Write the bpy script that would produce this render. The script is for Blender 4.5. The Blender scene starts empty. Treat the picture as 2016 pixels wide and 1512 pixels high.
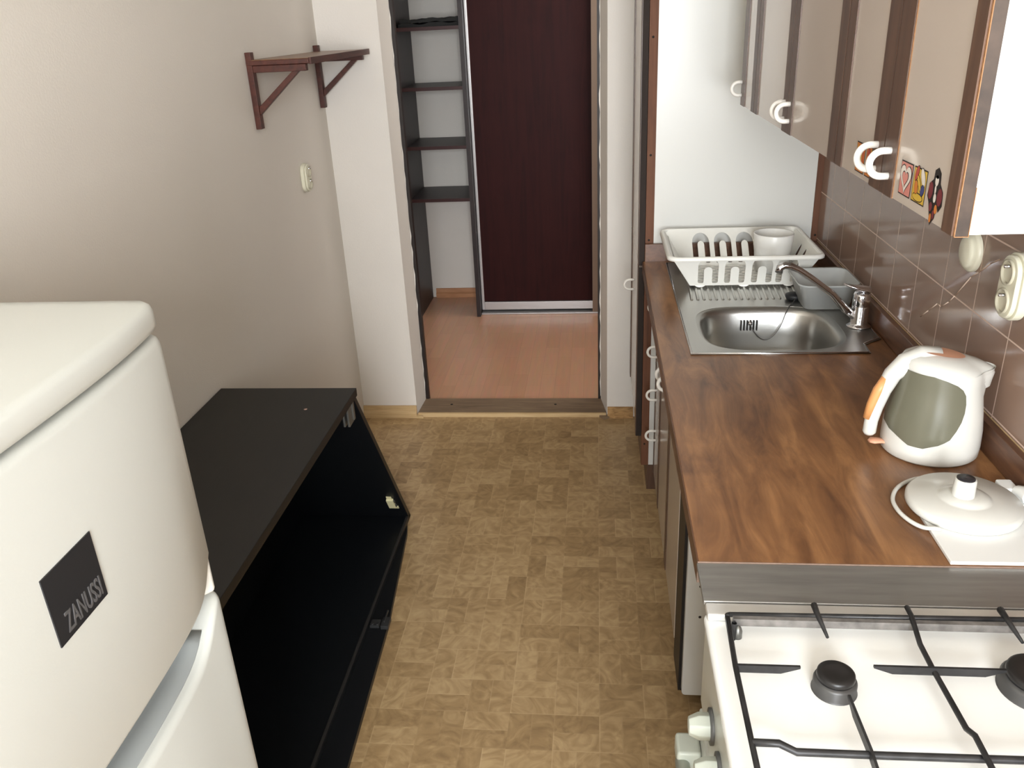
import bpy, bmesh, math, random
from mathutils import Vector, Matrix
random.seed(7)
sc = bpy.context.scene
C = sc.collection
PI = math.pi

# ------------------------------------------------------------------ camera
cam_d = bpy.data.cameras.new('camera'); cam = bpy.data.objects.new('camera', cam_d); C.objects.link(cam)
fpx, cx, cy = 1634.0, 1008.0, 756.0
Yc = Vector((1175-cx, -(30-cy), fpx)).normalized()
Zc = -Vector((1190-cx, -(4476-cy), fpx)).normalized()
Zc = (Zc - Yc*Zc.dot(Yc)).normalized()
Xc = -(Yc.cross(Zc))
right = Vector((Xc[0], Yc[0], Zc[0])); up = Vector((Xc[1], Yc[1], Zc[1])); fwd = Vector((Xc[2], Yc[2], Zc[2]))
M = Matrix.Identity(4)
for i in range(3):
    M[i][0] = right[i]; M[i][1] = up[i]; M[i][2] = -fwd[i]
M[0][3], M[1][3], M[2][3] = 0, 0, 1.6
cam.matrix_world = M
cam_d.sensor_width = 36; cam_d.lens = fpx/2016*36; cam_d.clip_start = 0.01
sc.camera = cam

# ------------------------------------------------------------------ light and exposure
sc.view_settings.view_transform = 'Standard'; sc.view_settings.look = 'None'
sc.view_settings.exposure = 0.0; sc.view_settings.gamma = 1.0
w = bpy.data.worlds.new('world'); sc.world = w; w.use_nodes = True
bg = w.node_tree.nodes['Background']; bg.inputs[0].default_value = (0.88, 0.94, 1.0, 1); bg.inputs[1].default_value = 5.0

def area(name, loc, rot, sx, sy, power, col):
    l = bpy.data.lights.new(name, 'AREA'); l.shape = 'RECTANGLE'; l.size = sx; l.size_y = sy
    l.energy = power; l.color = col
    o = bpy.data.objects.new(name, l); C.objects.link(o); o.location = loc; o.rotation_euler = rot
    return o
# daylight coming in through the window behind the viewer
area('window_daylight', (0.20, -1.68, 1.55), (math.radians(76), 0, math.radians(0)), 0.95, 1.2, 138, (0.92, 0.96, 1.0))
# hallway is lit by daylight from the rooms to its right
area('hall_daylight', (0.75, 4.05, 1.9), (0, math.radians(80), 0), 0.9, 1.2, 12.0, (1.0, 0.96, 0.92))

# ------------------------------------------------------------------ materials
def lin(c):
    r = []
    for v in c[:3]:
        v = v/255.0
        r.append(v/12.92 if v <= 0.04045 else ((v+0.055)/1.055)**2.4)
    return (r[0], r[1], r[2], 1)
def mat(name, col, rough=0.5, metal=0.0, bump=0.0, bscale=60, var=0.0, vscale=4, coat=0.0, trans=0.0, ior=1.45, alpha=1.0, stretch=(1,1,1), spec=None):
    m = bpy.data.materials.new(name); m.use_nodes = True
    nt = m.node_tree; N = nt.nodes; L = nt.links; b = N['Principled BSDF']
    b.inputs['Base Color'].default_value = lin(col)
    b.inputs['Roughness'].default_value = rough; b.inputs['Metallic'].default_value = metal
    b.inputs['Coat Weight'].default_value = coat; b.inputs['Coat Roughness'].default_value = 0.08
    b.inputs['Transmission Weight'].default_value = trans; b.inputs['IOR'].default_value = ior
    if spec is not None: b.inputs['Specular IOR Level'].default_value = spec
    if alpha < 1: b.inputs['Alpha'].default_value = alpha
    tc = N.new('ShaderNodeTexCoord'); mp = N.new('ShaderNodeMapping'); mp.inputs['Scale'].default_value = stretch
    L.new(tc.outputs['Object'], mp.inputs[0])
    if var > 0:
        n = N.new('ShaderNodeTexNoise'); n.inputs['Scale'].default_value = vscale; n.inputs['Detail'].default_value = 5
        L.new(mp.outputs[0], n.inputs['Vector'])
        r = N.new('ShaderNodeValToRGB'); c = lin(col)
        r.color_ramp.elements[0].position = 0.3; r.color_ramp.elements[1].position = 0.7
        r.color_ramp.elements[0].color = tuple([x*(1-var) for x in c[:3]])+(1,)
        r.color_ramp.elements[1].color = tuple([min(1, x*(1+var)) for x in c[:3]])+(1,)
        L.new(n.outputs['Fac'], r.inputs[0]); L.new(r.outputs[0], b.inputs['Base Color'])
    if bump > 0:
        n2 = N.new('ShaderNodeTexNoise'); n2.inputs['Scale'].default_value = bscale; n2.inputs['Detail'].default_value = 3
        L.new(mp.outputs[0], n2.inputs['Vector'])
        bp = N.new('ShaderNodeBump'); bp.inputs['Strength'].default_value = bump; bp.inputs['Distance'].default_value = 0.004
        L.new(n2.outputs['Fac'], bp.inputs['Height']); L.new(bp.outputs[0], b.inputs['Normal'])
    return m

def wood(name, c1, c2, c3, rough, grain=(22, 1.6, 22), scale=2.0, coat=0.0, dist=1.2):
    m = bpy.data.materials.new(name); m.use_nodes = True
    nt = m.node_tree; N = nt.nodes; L = nt.links; b = N['Principled BSDF']
    b.inputs['Roughness'].default_value = rough; b.inputs['Coat Weight'].default_value = coat
    tc = N.new('ShaderNodeTexCoord'); mp = N.new('ShaderNodeMapping'); mp.inputs['Scale'].default_value = grain
    L.new(tc.outputs['Object'], mp.inputs[0])
    n = N.new('ShaderNodeTexNoise'); n.inputs['Scale'].default_value = scale; n.inputs['Detail'].default_value = 8
    n.inputs['Roughness'].default_value = 0.62; n.inputs['Distortion'].default_value = dist
    L.new(mp.outputs[0], n.inputs['Vector'])
    n3 = N.new('ShaderNodeTexNoise'); n3.inputs['Scale'].default_value = 7; n3.inputs['Detail'].default_value = 4
    L.new(tc.outputs['Object'], n3.inputs['Vector'])
    mx = N.new('ShaderNodeMath'); mx.operation = 'MULTIPLY_ADD'; mx.inputs[1].default_value = 0.75
    ad = N.new('ShaderNodeMath'); ad.operation = 'MULTIPLY'; ad.inputs[1].default_value = 0.25
    L.new(n3.outputs['Fac'], ad.inputs[0]); L.new(n.outputs['Fac'], mx.inputs[0]); L.new(ad.outputs[0], mx.inputs[2])
    r = N.new('ShaderNodeValToRGB'); e = r.color_ramp.elements
    e[0].position = 0.33; e[0].color = lin(c1); e[1].position = 0.68; e[1].color = lin(c3)
    k = e.new(0.5); k.color = lin(c2)
    L.new(mx.outputs[0], r.inputs[0]); L.new(r.outputs[0], b.inputs['Base Color'])
    bp = N.new('ShaderNodeBump'); bp.inputs['Strength'].default_value = 0.08; bp.inputs['Distance'].default_value = 0.002
    L.new(n.outputs['Fac'], bp.inputs['Height']); L.new(bp.outputs[0], b.inputs['Normal'])
    return m

def floor_vinyl():
    m = bpy.data.materials.new('parquet_vinyl'); m.use_nodes = True
    nt = m.node_tree; N = nt.nodes; L = nt.links; b = N['Principled BSDF']
    b.inputs['Roughness'].default_value = 0.40; b.inputs['Specular IOR Level'].default_value = 0.45
    tc = N.new('ShaderNodeTexCoord')
    def math_(op, a, bb=None, c=None):
        n = N.new('ShaderNodeMath'); n.operation = op
        for i, v in enumerate((a, bb, c)):
            if v is None: continue
            if isinstance(v, (int, float)): n.inputs[i].default_value = v
            else: L.new(v, n.inputs[i])
        return n.outputs[0]
    s = 0.112
    sep = N.new('ShaderNodeSeparateXYZ'); L.new(tc.outputs['Object'], sep.inputs[0])
    X = math_('DIVIDE', sep.outputs[0], s); Y = math_('DIVIDE', sep.outputs[1], s)
    cxx = math_('FLOOR', X); cyy = math_('FLOOR', Y)
    par = math_('FLOORED_MODULO', math_('ADD', cxx, cyy), 2)
    fx = math_('SUBTRACT', X, cxx); fy = math_('SUBTRACT', Y, cyy)
    a = math_('ADD', math_('MULTIPLY', fx, par), math_('MULTIPLY', fy, math_('SUBTRACT', 1, par)))
    sub = math_('FLOOR', math_('MULTIPLY', a, 2))
    fa = math_('FRACT', math_('MULTIPLY', a, 2))
    bb_ = math_('ADD', math_('MULTIPLY', fy, par), math_('MULTIPLY', fx, math_('SUBTRACT', 1, par)))
    cmb = N.new('ShaderNodeCombineXYZ'); L.new(cxx, cmb.inputs[0]); L.new(cyy, cmb.inputs[1]); L.new(sub, cmb.inputs[2])
    wn = N.new('ShaderNodeTexWhiteNoise'); wn.noise_dimensions = '3D'; L.new(cmb.outputs[0], wn.inputs[0])
    # marbled figure inside each block
    off = N.new('ShaderNodeVectorMath'); off.operation = 'MULTIPLY_ADD'
    L.new(wn.outputs['Color'], off.inputs[0]); off.inputs[1].default_value = (5, 5, 5); L.new(tc.outputs['Object'], off.inputs[2])
    ns = N.new('ShaderNodeTexNoise'); ns.inputs['Scale'].default_value = 13; ns.inputs['Detail'].default_value = 6; ns.inputs['Distortion'].default_value = 3.2
    L.new(off.outputs[0], ns.inputs['Vector'])
    t = math_('ADD', math_('MULTIPLY', wn.outputs['Value'], 0.28), math_('MULTIPLY', ns.outputs['Fac'], 1.0))
    r = N.new('ShaderNodeValToRGB'); e = r.color_ramp.elements
    e[0].position = 0.30; e[0].color = lin((140, 112, 76)); e[1].position = 0.90; e[1].color = lin((192, 163, 120))
    k = e.new(0.6); k.color = lin((167, 137, 96))
    L.new(t, r.inputs[0])
    # light joint lines on part of the blocks
    e1 = math_('LESS_THAN', fa, 0.045); e2 = math_('LESS_THAN', bb_, 0.022)
    ln = math_('MAXIMUM', e1, e2)
    ln = math_('MULTIPLY', ln, math_('MULTIPLY_ADD', wn.outputs['Value'], 0.7, 0.05))
    mx = N.new('ShaderNodeMix'); mx.data_type = 'RGBA'; L.new(ln, mx.inputs[0]); L.new(r.outputs[0], mx.inputs[6]); mx.inputs[7].default_value = lin((196, 168, 128))
    L.new(mx.outputs[2], b.inputs['Base Color'])
    return m

def tiles():
    m = bpy.data.materials.new('wall_tile'); m.use_nodes = True
    nt = m.node_tree; N = nt.nodes; L = nt.links; b = N['Principled BSDF']
    tc = N.new('ShaderNodeTexCoord'); sep = N.new('ShaderNodeSeparateXYZ'); L.new(tc.outputs['Object'], sep.inputs[0])
    cmb = N.new('ShaderNodeCombineXYZ'); L.new(sep.outputs[1], cmb.inputs[0]); L.new(sep.outputs[2], cmb.inputs[1])
    mp = N.new('ShaderNodeMapping'); mp.inputs['Location'].default_value = (-0.013, -0.0118, 0); L.new(cmb.outputs[0], mp.inputs[0])
    br = N.new('ShaderNodeTexBrick'); br.offset = 0; br.squash = 1
    br.inputs['Scale'].default_value = 1; br.inputs['Brick Width'].default_value = 0.143; br.inputs['Row Height'].default_value = 0.143
    br.inputs['Mortar Size'].default_value = 0.0016; br.inputs['Mortar Smooth'].default_value = 0.2
    br.inputs['Color1'].default_value = lin((150, 124, 108)); br.inputs['Color2'].default_value = lin((142, 116, 101)); br.inputs['Mortar'].default_value = lin((216, 192, 176))
    L.new(mp.outputs[0], br.inputs['Vector'])
    L.new(br.outputs['Color'], b.inputs['Base Color'])
    rr = N.new('ShaderNodeMapRange'); rr.inputs[3].default_value = 0.10; rr.inputs[4].default_value = 0.7
    L.new(br.outputs['Fac'], rr.inputs[0]); L.new(rr.outputs[0], b.inputs['Roughness'])
    inv = N.new('ShaderNodeMath'); inv.operation = 'SUBTRACT'; inv.inputs[0].default_value = 1; L.new(br.outputs['Fac'], inv.inputs[1])
    ns = N.new('ShaderNodeTexNoise'); ns.inputs['Scale'].default_value = 14; L.new(tc.outputs['Object'], ns.inputs['Vector'])
    ad = N.new('ShaderNodeMath'); ad.operation = 'MULTIPLY_ADD'; ad.inputs[1].default_value = 0.35; L.new(ns.outputs['Fac'], ad.inputs[0]); L.new(inv.outputs[0], ad.inputs[2])
    bp = N.new('ShaderNodeBump'); bp.inputs['Strength'].default_value = 0.25; bp.inputs['Distance'].default_value = 0.002
    L.new(ad.outputs[0], bp.inputs['Height']); L.new(bp.outputs[0], b.inputs['Normal'])
    return m

def laminate_planks():
    m = bpy.data.materials.new('hall_laminate'); m.use_nodes = True
    nt = m.node_tree; N = nt.nodes; L = nt.links; b = N['Principled BSDF']
    b.inputs['Roughness'].default_value = 0.32
    tc = N.new('ShaderNodeTexCoord'); mp = N.new('ShaderNodeMapping'); mp.inputs['Rotation'].default_value = (0, 0, PI/2)
    L.new(tc.outputs['Object'], mp.inputs[0])
    br = N.new('ShaderNodeTexBrick'); br.offset = 0.37; br.inputs['Scale'].default_value = 1
    br.inputs['Brick Width'].default_value = 0.36; br.inputs['Row Height'].default_value = 0.068; br.inputs['Mortar Size'].default_value = 0.0004
    br.inputs['Color1'].default_value = lin((222, 172, 140)); br.inputs['Color2'].default_value = lin((212, 162, 130)); br.inputs['Mortar'].default_value = lin((178, 134, 106))
    L.new(mp.outputs[0], br.inputs['Vector'])
    mp2 = N.new('ShaderNodeMapping'); mp2.inputs['Scale'].default_value = (14, 1.4, 1); L.new(tc.outputs['Object'], mp2.inputs[0])
    ns = N.new('ShaderNodeTexNoise'); ns.inputs['Scale'].default_value = 4; ns.inputs['Detail'].default_value = 5; L.new(mp2.outputs[0], ns.inputs['Vector'])
    mx = N.new('ShaderNodeMix'); mx.data_type = 'RGBA'; mx.blend_type = 'MULTIPLY'; mx.inputs[0].default_value = 0.25
    L.new(br.outputs['Color'], mx.inputs[6]); L.new(ns.outputs['Color'], mx.inputs[7]); L.new(mx.outputs[2], b.inputs['Base Color'])
    return m

M_ = {}
M_['wall'] = mat('wall_paint', (224, 217, 207), 0.9, bump=0.12, bscale=220, var=0.03, vscale=1.3)
M_['wallb'] = mat('wall_paint_light', (230, 224, 216), 0.9, bump=0.12, bscale=180, var=0.03, vscale=2)
M_['ceil'] = mat('ceiling_paint', (238, 235, 228), 0.9)
M_['vinyl'] = floor_vinyl(); M_['tile'] = tiles(); M_['laminate'] = laminate_planks()
M_['worktop'] = wood('worktop_wood', (92, 60, 39), (130, 90, 58), (166, 120, 78), 0.30, grain=(11, 2.0, 11), scale=2.4, dist=0.8)
M_['upstand'] = wood('upstand_wood', (70, 44, 29), (96, 64, 44), (116, 80, 56), 0.35, grain=(20, 2, 30))
M_['brown'] = wood('brown_trim', (70, 48, 36), (88, 62, 46), (104, 76, 58), 0.38, grain=(20, 20, 1.2))
M_['orange_brown'] = wood('orange_brown_edge', (84, 50, 32), (102, 63, 40), (112, 72, 48), 0.7, grain=(20, 20, 1.2))
M_['chip'] = mat('bare_chipboard', (160, 118, 82), 0.8, bump=0.3, bscale=300, var=0.2, vscale=200)
M_['beige'] = mat('beige_laminate', (202, 189, 177), 0.15, var=0.02, vscale=3)
M_['white_lam'] = mat('white_laminate', (216, 215, 209), 0.28)
M_['black'] = wood('black_laminate', (15, 14, 13), (19, 18, 17), (24, 22, 20), 0.5, grain=(14, 1, 14))
M_['black_in'] = mat('black_inner', (16, 18, 21), 0.4)
M_['edge_dark'] = mat('dark_edge_band', (46, 44, 42), 0.5)
M_['fridge'] = mat('fridge_enamel', (194, 195, 189), 0.32, bump=0.02, bscale=400)
M_['fridge_grey'] = mat('fridge_recess', (146, 150, 149), 0.5)
M_['badge'] = mat('badge_black', (34, 34, 36), 0.35)
M_['letter'] = mat('badge_letter', (82, 80, 80), 0.5)
M_['redwood'] = wood('red_stained_wood', (56, 26, 18), (76, 37, 27), (90, 46, 34), 0.5, grain=(20, 3, 20))
M_['shelf_top'] = wood('shelf_top_wood', (96, 66, 42), (120, 86, 58), (140, 104, 72), 0.35, grain=(20, 3, 20))
M_['plastic'] = mat('ivory_plastic', (226, 222, 200), 0.35)
M_['hole'] = mat('dark_hole', (30, 26, 22), 0.7)
M_['mahogany'] = wood('mahogany_panel', (38, 12, 13), (48, 16, 16), (54, 20, 19), 0.55, grain=(14, 14, 0.8))
M_['mahogany'].node_tree.nodes['Principled BSDF'].inputs['Specular IOR Level'].default_value = 0.15
M_['wenge'] = wood('dark_shelf', (30, 21, 22), (38, 28, 29), (46, 34, 34), 0.45, grain=(10, 10, 2))
M_['wenge_edge'] = mat('dark_shelf_edge', (52, 22, 22), 0.4)
M_['alu'] = mat('aluminium', (196, 194, 194), 0.35, metal=0.6)
M_['taupe'] = mat('taupe_frame', (136, 116, 100), 0.5)
M_['pine'] = wood('pale_baseboard', (188, 156, 112), (206, 176, 130), (218, 190, 146), 0.45, grain=(2, 20, 30))
M_['thresh'] = wood('threshold_wood', (112, 92, 72), (132, 110, 88), (150, 128, 102), 0.55, grain=(2, 20, 30))
M_['frame_dark'] = mat('dark_door_frame', (34, 24, 20), 0.5)
M_['cloth'] = mat('black_cloth', (16, 18, 18), 0.7, bump=0.4, bscale=60)
M_['steel'] = mat('brushed_steel', (186, 185, 181), 0.30, metal=1.0, bump=0.03, bscale=30, stretch=(4, 60, 4))
M_['steel2'] = mat('steel_strip', (160, 158, 154), 0.42, metal=0.8, var=0.12, vscale=3, bump=0.04, bscale=30, stretch=(3, 30, 3))
M_['chrome'] = mat('chrome', (215, 215, 218), 0.08, metal=1.0)
M_['end_edge'] = mat('raw_edge', (140, 118, 104), 0.8, var=0.15, vscale=80)
M_['rail'] = mat('bright_rail', (226, 224, 220), 0.3, metal=0.5)
M_['iron2'] = mat('worn_iron', (120, 116, 112), 0.5, metal=0.4, var=0.35, vscale=60)
M_['rack'] = mat('white_rack_plastic', (232, 230, 222), 0.38)
M_['cup'] = mat('white_cup_plastic', (230, 228, 222), 0.3)
M_['tub'] = mat('translucent_plastic', (206, 208, 205), 0.35, alpha=0.62)
M_['rubber'] = mat('black_rubber', (26, 26, 28), 0.5)
M_['kettle'] = mat('kettle_white', (214, 212, 204), 0.22)
M_['kwindow'] = mat('kettle_window', (106, 104, 88), 0.22, var=0.05, vscale=8)
M_['orange'] = mat('orange_grip', (214, 152, 96), 0.4)
M_['salmon'] = mat('salmon_switch', (214, 158, 128), 0.4)
M_['whiteboard'] = mat('white_board', (238, 238, 234), 0.3)
M_['pink_edge'] = mat('board_edge', (200, 160, 145), 0.6)
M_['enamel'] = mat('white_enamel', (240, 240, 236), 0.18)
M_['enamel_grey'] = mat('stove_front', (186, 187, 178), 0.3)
M_['iron'] = mat('grate_iron', (48, 47, 47), 0.42, metal=0.35, var=0.4, vscale=40)
M_['burner'] = mat('burner_black', (30, 28, 27), 0.38)
M_['burner_ring'] = mat('burner_alloy', (84, 83, 82), 0.45, metal=0.5)
M_['knob'] = mat('knob_plastic', (182, 186, 174), 0.4)
M_['greydisc'] = mat('grey_disc', (84, 84, 82), 0.5)
M_['side_white'] = mat('cabinet_side_white', (236, 235, 230), 0.3)
M_['handle_w'] = mat('white_handle', (240, 236, 228), 0.3)
M_['catch'] = mat('cream_catch', (222, 214, 172), 0.5)
M_['hinge'] = mat('hinge_metal', (120, 120, 116), 0.35, metal=0.7)
M_['out'] = mat('outline_black', (32, 24, 22), 0.6)
M_['s_pink'] = mat('sticker_pink', (206, 132, 120), 0.5)
M_['s_white'] = mat('sticker_white', (222, 214, 204), 0.5)
M_['s_yellow'] = mat('sticker_yellow', (204, 168, 60), 0.5)
M_['s_orange'] = mat('sticker_orange', (200, 120, 48), 0.5)
M_['s_red'] = mat('sticker_red', (176, 66, 50), 0.5)
M_['s_blue'] = mat('sticker_blue', (56, 62, 112), 0.5)
M_['s_maroon'] = mat('sticker_maroon', (112, 40, 46), 0.5)
M_['glass'] = mat('glass', (250, 250, 250), 0.0, trans=1.0, ior=1.05)

# ------------------------------------------------------------------ helpers
def bm_new(): return bmesh.new()
def box(bm, x0, x1, y0, y1, z0, z1, mi=0):
    vs = [bm.verts.new((x, y, z)) for x in (x0, x1) for y in (y0, y1) for z in (z0, z1)]
    for f in ((0,1,3,2),(4,6,7,5),(0,4,5,1),(2,3,7,6),(0,2,6,4),(1,5,7,3)):
        fc = bm.faces.new([vs[i] for i in f]); fc.material_index = mi
    return vs
def prism(bm, pts, d, mi=0):
    """extrude the 3D polygon pts along the vector d"""
    a = [bm.verts.new(p) for p in pts]; b = [bm.verts.new(Vector(p)+Vector(d)) for p in pts]
    n = len(pts)
    fs = [bm.faces.new(a), bm.faces.new(list(reversed(b)))]
    for i in range(n):
        fs.append(bm.faces.new((a[i], b[i], b[(i+1) % n], a[(i+1) % n])))
    for f in fs: f.material_index = mi
def tube(bm, path, r, seg=10, cap=True, mi=0, closed=False, sq=1.0):
    path = [Vector(p) for p in path]; n = len(path)
    rs = r if isinstance(r, (list, tuple)) else [r]*n
    rings = []; prev = None
    for i, p in enumerate(path):
        if closed: t = path[(i+1) % n]-path[i-1]
        else: t = path[min(i+1, n-1)]-path[max(i-1, 0)]
        t.normalize()
        if prev is None:
            ref = Vector((0, 0, 1)) if abs(t.z) < 0.9 else Vector((0, 1, 0))
            u = t.cross(ref).normalized()
        else:
            u = (prev - t*prev.dot(t)).normalized()
        prev = u; v = t.cross(u)
        rings.append([bm.verts.new(p+u*math.cos(a)*rs[i]+v*math.sin(a)*rs[i]*sq) for a in [2*PI*k/seg for k in range(seg)]])
    m = n if closed else n-1
    for i in range(m):
        A = rings[i]; B = rings[(i+1) % n]
        for k in range(seg):
            f = bm.faces.new((A[k], A[(k+1) % seg], B[(k+1) % seg], B[k])); f.smooth = True; f.material_index = mi
    if cap and not closed:
        bm.faces.new(list(reversed(rings[0]))).material_index = mi; bm.faces.new(rings[-1]).material_index = mi
def lathe(bm, prof, c, seg=36, mi=0, axis='z', sy=1.0, capb=False, capt=False):
    rings = []
    for r, z in prof:
        ring = []
        for k in range(seg):
            a = 2*PI*k/seg; u, v = r*math.cos(a), r*math.sin(a)*sy
            if axis == 'z': p = (c[0]+u, c[1]+v, c[2]+z)
            elif axis == 'x': p = (c[0]+z, c[1]+u, c[2]+v)
            else: p = (c[0]+u, c[1]+z, c[2]+v)
            ring.append(bm.verts.new(p))
        rings.append(ring)
    for A, B in zip(rings, rings[1:]):
        for k in range(seg):
            f = bm.faces.new((A[k], A[(k+1) % seg], B[(k+1) % seg], B[k])); f.smooth = True; f.material_index = mi
    if capb: bm.faces.new(list(reversed(rings[0]))).material_index = mi
    if capt: bm.faces.new(rings[-1]).material_index = mi
    return rings
def arc(c, r, a0, a1, n, plane='xz'):
    out = []
    for i in range(n+1):
        a = a0+(a1-a0)*i/n; u, v = r*math.cos(a), r*math.sin(a)
        out.append((c[0]+u, c[1], c[2]+v) if plane == 'xz' else (c[0]+u, c[1]+v, c[2]) if plane == 'xy' else (c[0], c[1]+u, c[2]+v))
    return out
def thing(name, label, cat, loc, group=None):
    o = bpy.data.objects.new(name, None); C.objects.link(o); o.location = loc
    o['label'] = label; o['category'] = cat
    if group: o['group'] = group
    o.empty_display_size = 0.05
    return o
def root_loc(p):
    while p.parent: p = p.parent
    return Vector(p.location)
def mk(name, bm, mats, parent=None, bevel=0, seg=2, smooth=False, recalc=True, label=None):
    me = bpy.data.meshes.new(name)
    if recalc: bmesh.ops.recalc_face_normals(bm, faces=bm.faces)
    if parent:
        bmesh.ops.translate(bm, verts=bm.verts, vec=-root_loc(parent))
    if smooth:
        for f in bm.faces: f.smooth = True
    bm.to_mesh(me); bm.free()
    if not isinstance(mats, (list, tuple)): mats = [mats]
    for m in mats: me.materials.append(M_[m] if isinstance(m, str) else m)
    o = bpy.data.objects.new(name, me); C.objects.link(o)
    if parent: o.parent = parent
    if bevel:
        bv = o.modifiers.new('bevel', 'BEVEL'); bv.width = bevel; bv.segments = seg; bv.limit_method = 'ANGLE'; bv.angle_limit = math.radians(40)
        for p in me.polygons: p.use_smooth = True
        wn = o.modifiers.new('wn', 'WEIGHTED_NORMAL'); wn.keep_sharp = False
    if label: o['label'] = label
    return o
def mbox(name, dims, m, parent=None, bevel=0, label=None):
    bm = bm_new(); box(bm, *dims); return mk(name, bm, m, parent, bevel, label=label)
def struct(name, bm, m, bevel=0):
    o = mk(name, bm, m, None, bevel); o['kind'] = 'structure'; return o
def tag(o, label, cat, group=None, kind=None):
    o['label'] = label; o['category'] = cat
    if group: o['group'] = group
    if kind: o['kind'] = kind
    return o
def plate(outer, holes, t, fn):
    """bmesh of a flat plate with holes drawn in 2D, thickness t, moved by fn(u,v,w)"""
    cu = bpy.data.curves.new('c', 'CURVE'); cu.dimensions = '2D'; cu.fill_mode = 'BOTH'; cu.extrude = t/2
    for poly in [outer]+holes:
        s = cu.splines.new('POLY'); s.points.add(len(poly)-1); s.use_cyclic_u = True
        for i, (u, v) in enumerate(poly): s.points[i].co = (u, v, 0, 1)
    ob = bpy.data.objects.new('c', cu); C.objects.link(ob)
    dg = bpy.context.evaluated_depsgraph_get(); dg.update()
    me = bpy.data.meshes.new_from_object(ob.evaluated_get(dg))
    bm = bm_new(); bm.from_mesh(me)
    bpy.data.objects.remove(ob); bpy.data.curves.remove(cu); bpy.data.meshes.remove(me)
    bmesh.ops.remove_doubles(bm, verts=bm.verts, dist=1e-6)
    for v in bm.verts: v.co = Vector(fn(v.co.x, v.co.y, v.co.z))
    return bm
def rrect(x0, x1, y0, y1, r, n=6):
    pts = []
    for (px, py, a) in ((x1-r, y1-r, 0), (x0+r, y1-r, PI/2), (x0+r, y0+r, PI), (x1-r, y0+r, 1.5*PI)):
        for i in range(n+1):
            t = a+PI/2*i/n; pts.append((px+r*math.cos(t), py+r*math.sin(t)))
    return pts

XL, XR = -1.04, 0.69        # left and right kitchen walls
YB, YN = 3.27, -1.55        # back wall with the doorway, window wall behind the viewer
ZC = 2.6

# ------------------------------------------------------------------ setting
bm = bm_new(); box(bm, XL-0.1, XR+0.1, YN-0.15, 3.29, -0.05, 0); struct('floor', bm, 'vinyl')
bm = bm_new(); box(bm, -1.5, 1.0, 3.40, 5.1, -0.05, 0.002); struct('floor_hall', bm, 'laminate')
bm = bm_new(); box(bm, XL-0.1, XL, YN-0.15, YB, 0, ZC); struct('wall_left', bm, 'wall')
bm = bm_new(); box(bm, XR, XR+0.1, YN-0.15, YB, 0, ZC); struct('wall_right', bm, 'wallb')
bm = bm_new(); box(bm, -1.5, XR+0.1, YN-0.15, 5.1, ZC, ZC+0.05); struct('ceiling', bm, 'ceil')
# back wall with doorway (splayed plaster jambs)
bm = bm_new()
prism(bm, [(-1.5, YB, 0), (-0.800, YB, 0), (-0.790, 3.42, 0), (-1.5, 3.42, 0)], (0, 0, ZC))
prism(bm, [(0.038, YB, 0), (1.0, YB, 0), (1.0, 3.42, 0), (0.012, 3.42, 0)], (0, 0, ZC))
prism(bm, [(-0.800, YB, 2.05), (0.038, YB, 2.05), (0.012, 3.42, 2.05), (-0.790, 3.42, 2.05)], (0, 0, ZC-2.05))
struct('wall_back', bm, 'wallb')
# window wall behind the viewer
wx0, wx1, wz0, wz1 = -0.32, 0.66, 0.88, 2.25
bm = bm_new()
box(bm, XL-0.1, wx0, YN-0.15, YN, 0, ZC); box(bm, wx1, XR+0.1, YN-0.15, YN, 0, ZC)
box(bm, wx0, wx1, YN-0.15, YN, 0, wz0); box(bm, wx0, wx1, YN-0.15, YN, wz1, ZC)
struct('wall_front', bm, 'wallb')
bm = bm_new()
for d in ((wx0, wx0+0.06, wz0, wz1), (wx1-0.06, wx1, wz0, wz1), (wx0+0.06, wx1-0.06, wz0, wz0+0.06), (wx0+0.06, wx1-0.06, wz1-0.06, wz1)):
    box(bm, d[0], d[1], YN-0.10, YN-0.04, d[2], d[3])
box(bm, 0.12, 0.16, YN-0.10, YN-0.04, wz0+0.06, wz1-0.06)
wf = struct('window_1', bm, 'white_lam', 0.004)
# hall
bm = bm_new(); box(bm, -1.5, 1.0, 5.0, 5.1, 0, ZC); struct('wall_hall_back', bm, 'wallb')
bm = bm_new(); box(bm, -1.5, -1.4, 3.42, 5.0, 0, ZC); struct('wall_hall_left', bm, 'wallb')
bm = bm_new(); box(bm, 0.9, 1.0, 3.42, 5.0, 0, ZC); struct('wall_hall_right', bm, 'wallb')
# baseboards
def baseboard(name, x0, x1, y, dirn, m='pine', h=0.055, t=0.018):
    bm = bm_new()
    prof = [(0, 0), (t, 0), (t, h*0.45), (t*0.55, h*0.6), (t*0.45, h), (0, h)]
    prism(bm, [(x0, y+dirn*a, b) for a, b in prof], (x1-x0, 0, 0)); return struct(name, bm, m)
baseboard('baseboard_back', XL, -0.800, YB-0.001, -1)
bm = bm_new()   # return round the door corner
prism(bm, [(-0.800, YB, 0), (-0.782, YB-0.002, 0), (-0.770, YB-0.022, 0), (-0.800, YB-0.02, 0)], (0, 0, 0.012))
struct('baseboard_corner_left', bm, 'pine')
bm = bm_new(); prism(bm, [(0.038, YB, 0), (0.048, YB-0.02, 0), (0.025, YB-0.035, 0), (0.005, YB-0.008, 0)], (0, 0, 0.010)); struct('baseboard_corner_right', bm, 'thresh')
o = baseboard('baseboard_right', 0.04, 0.15, YB-0.001, -1, m=wood('worn_baseboard', (120, 86, 48), (168, 130, 82), (200, 160, 108), 0.7, grain=(12, 30, 30)), h=0.048)
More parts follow.
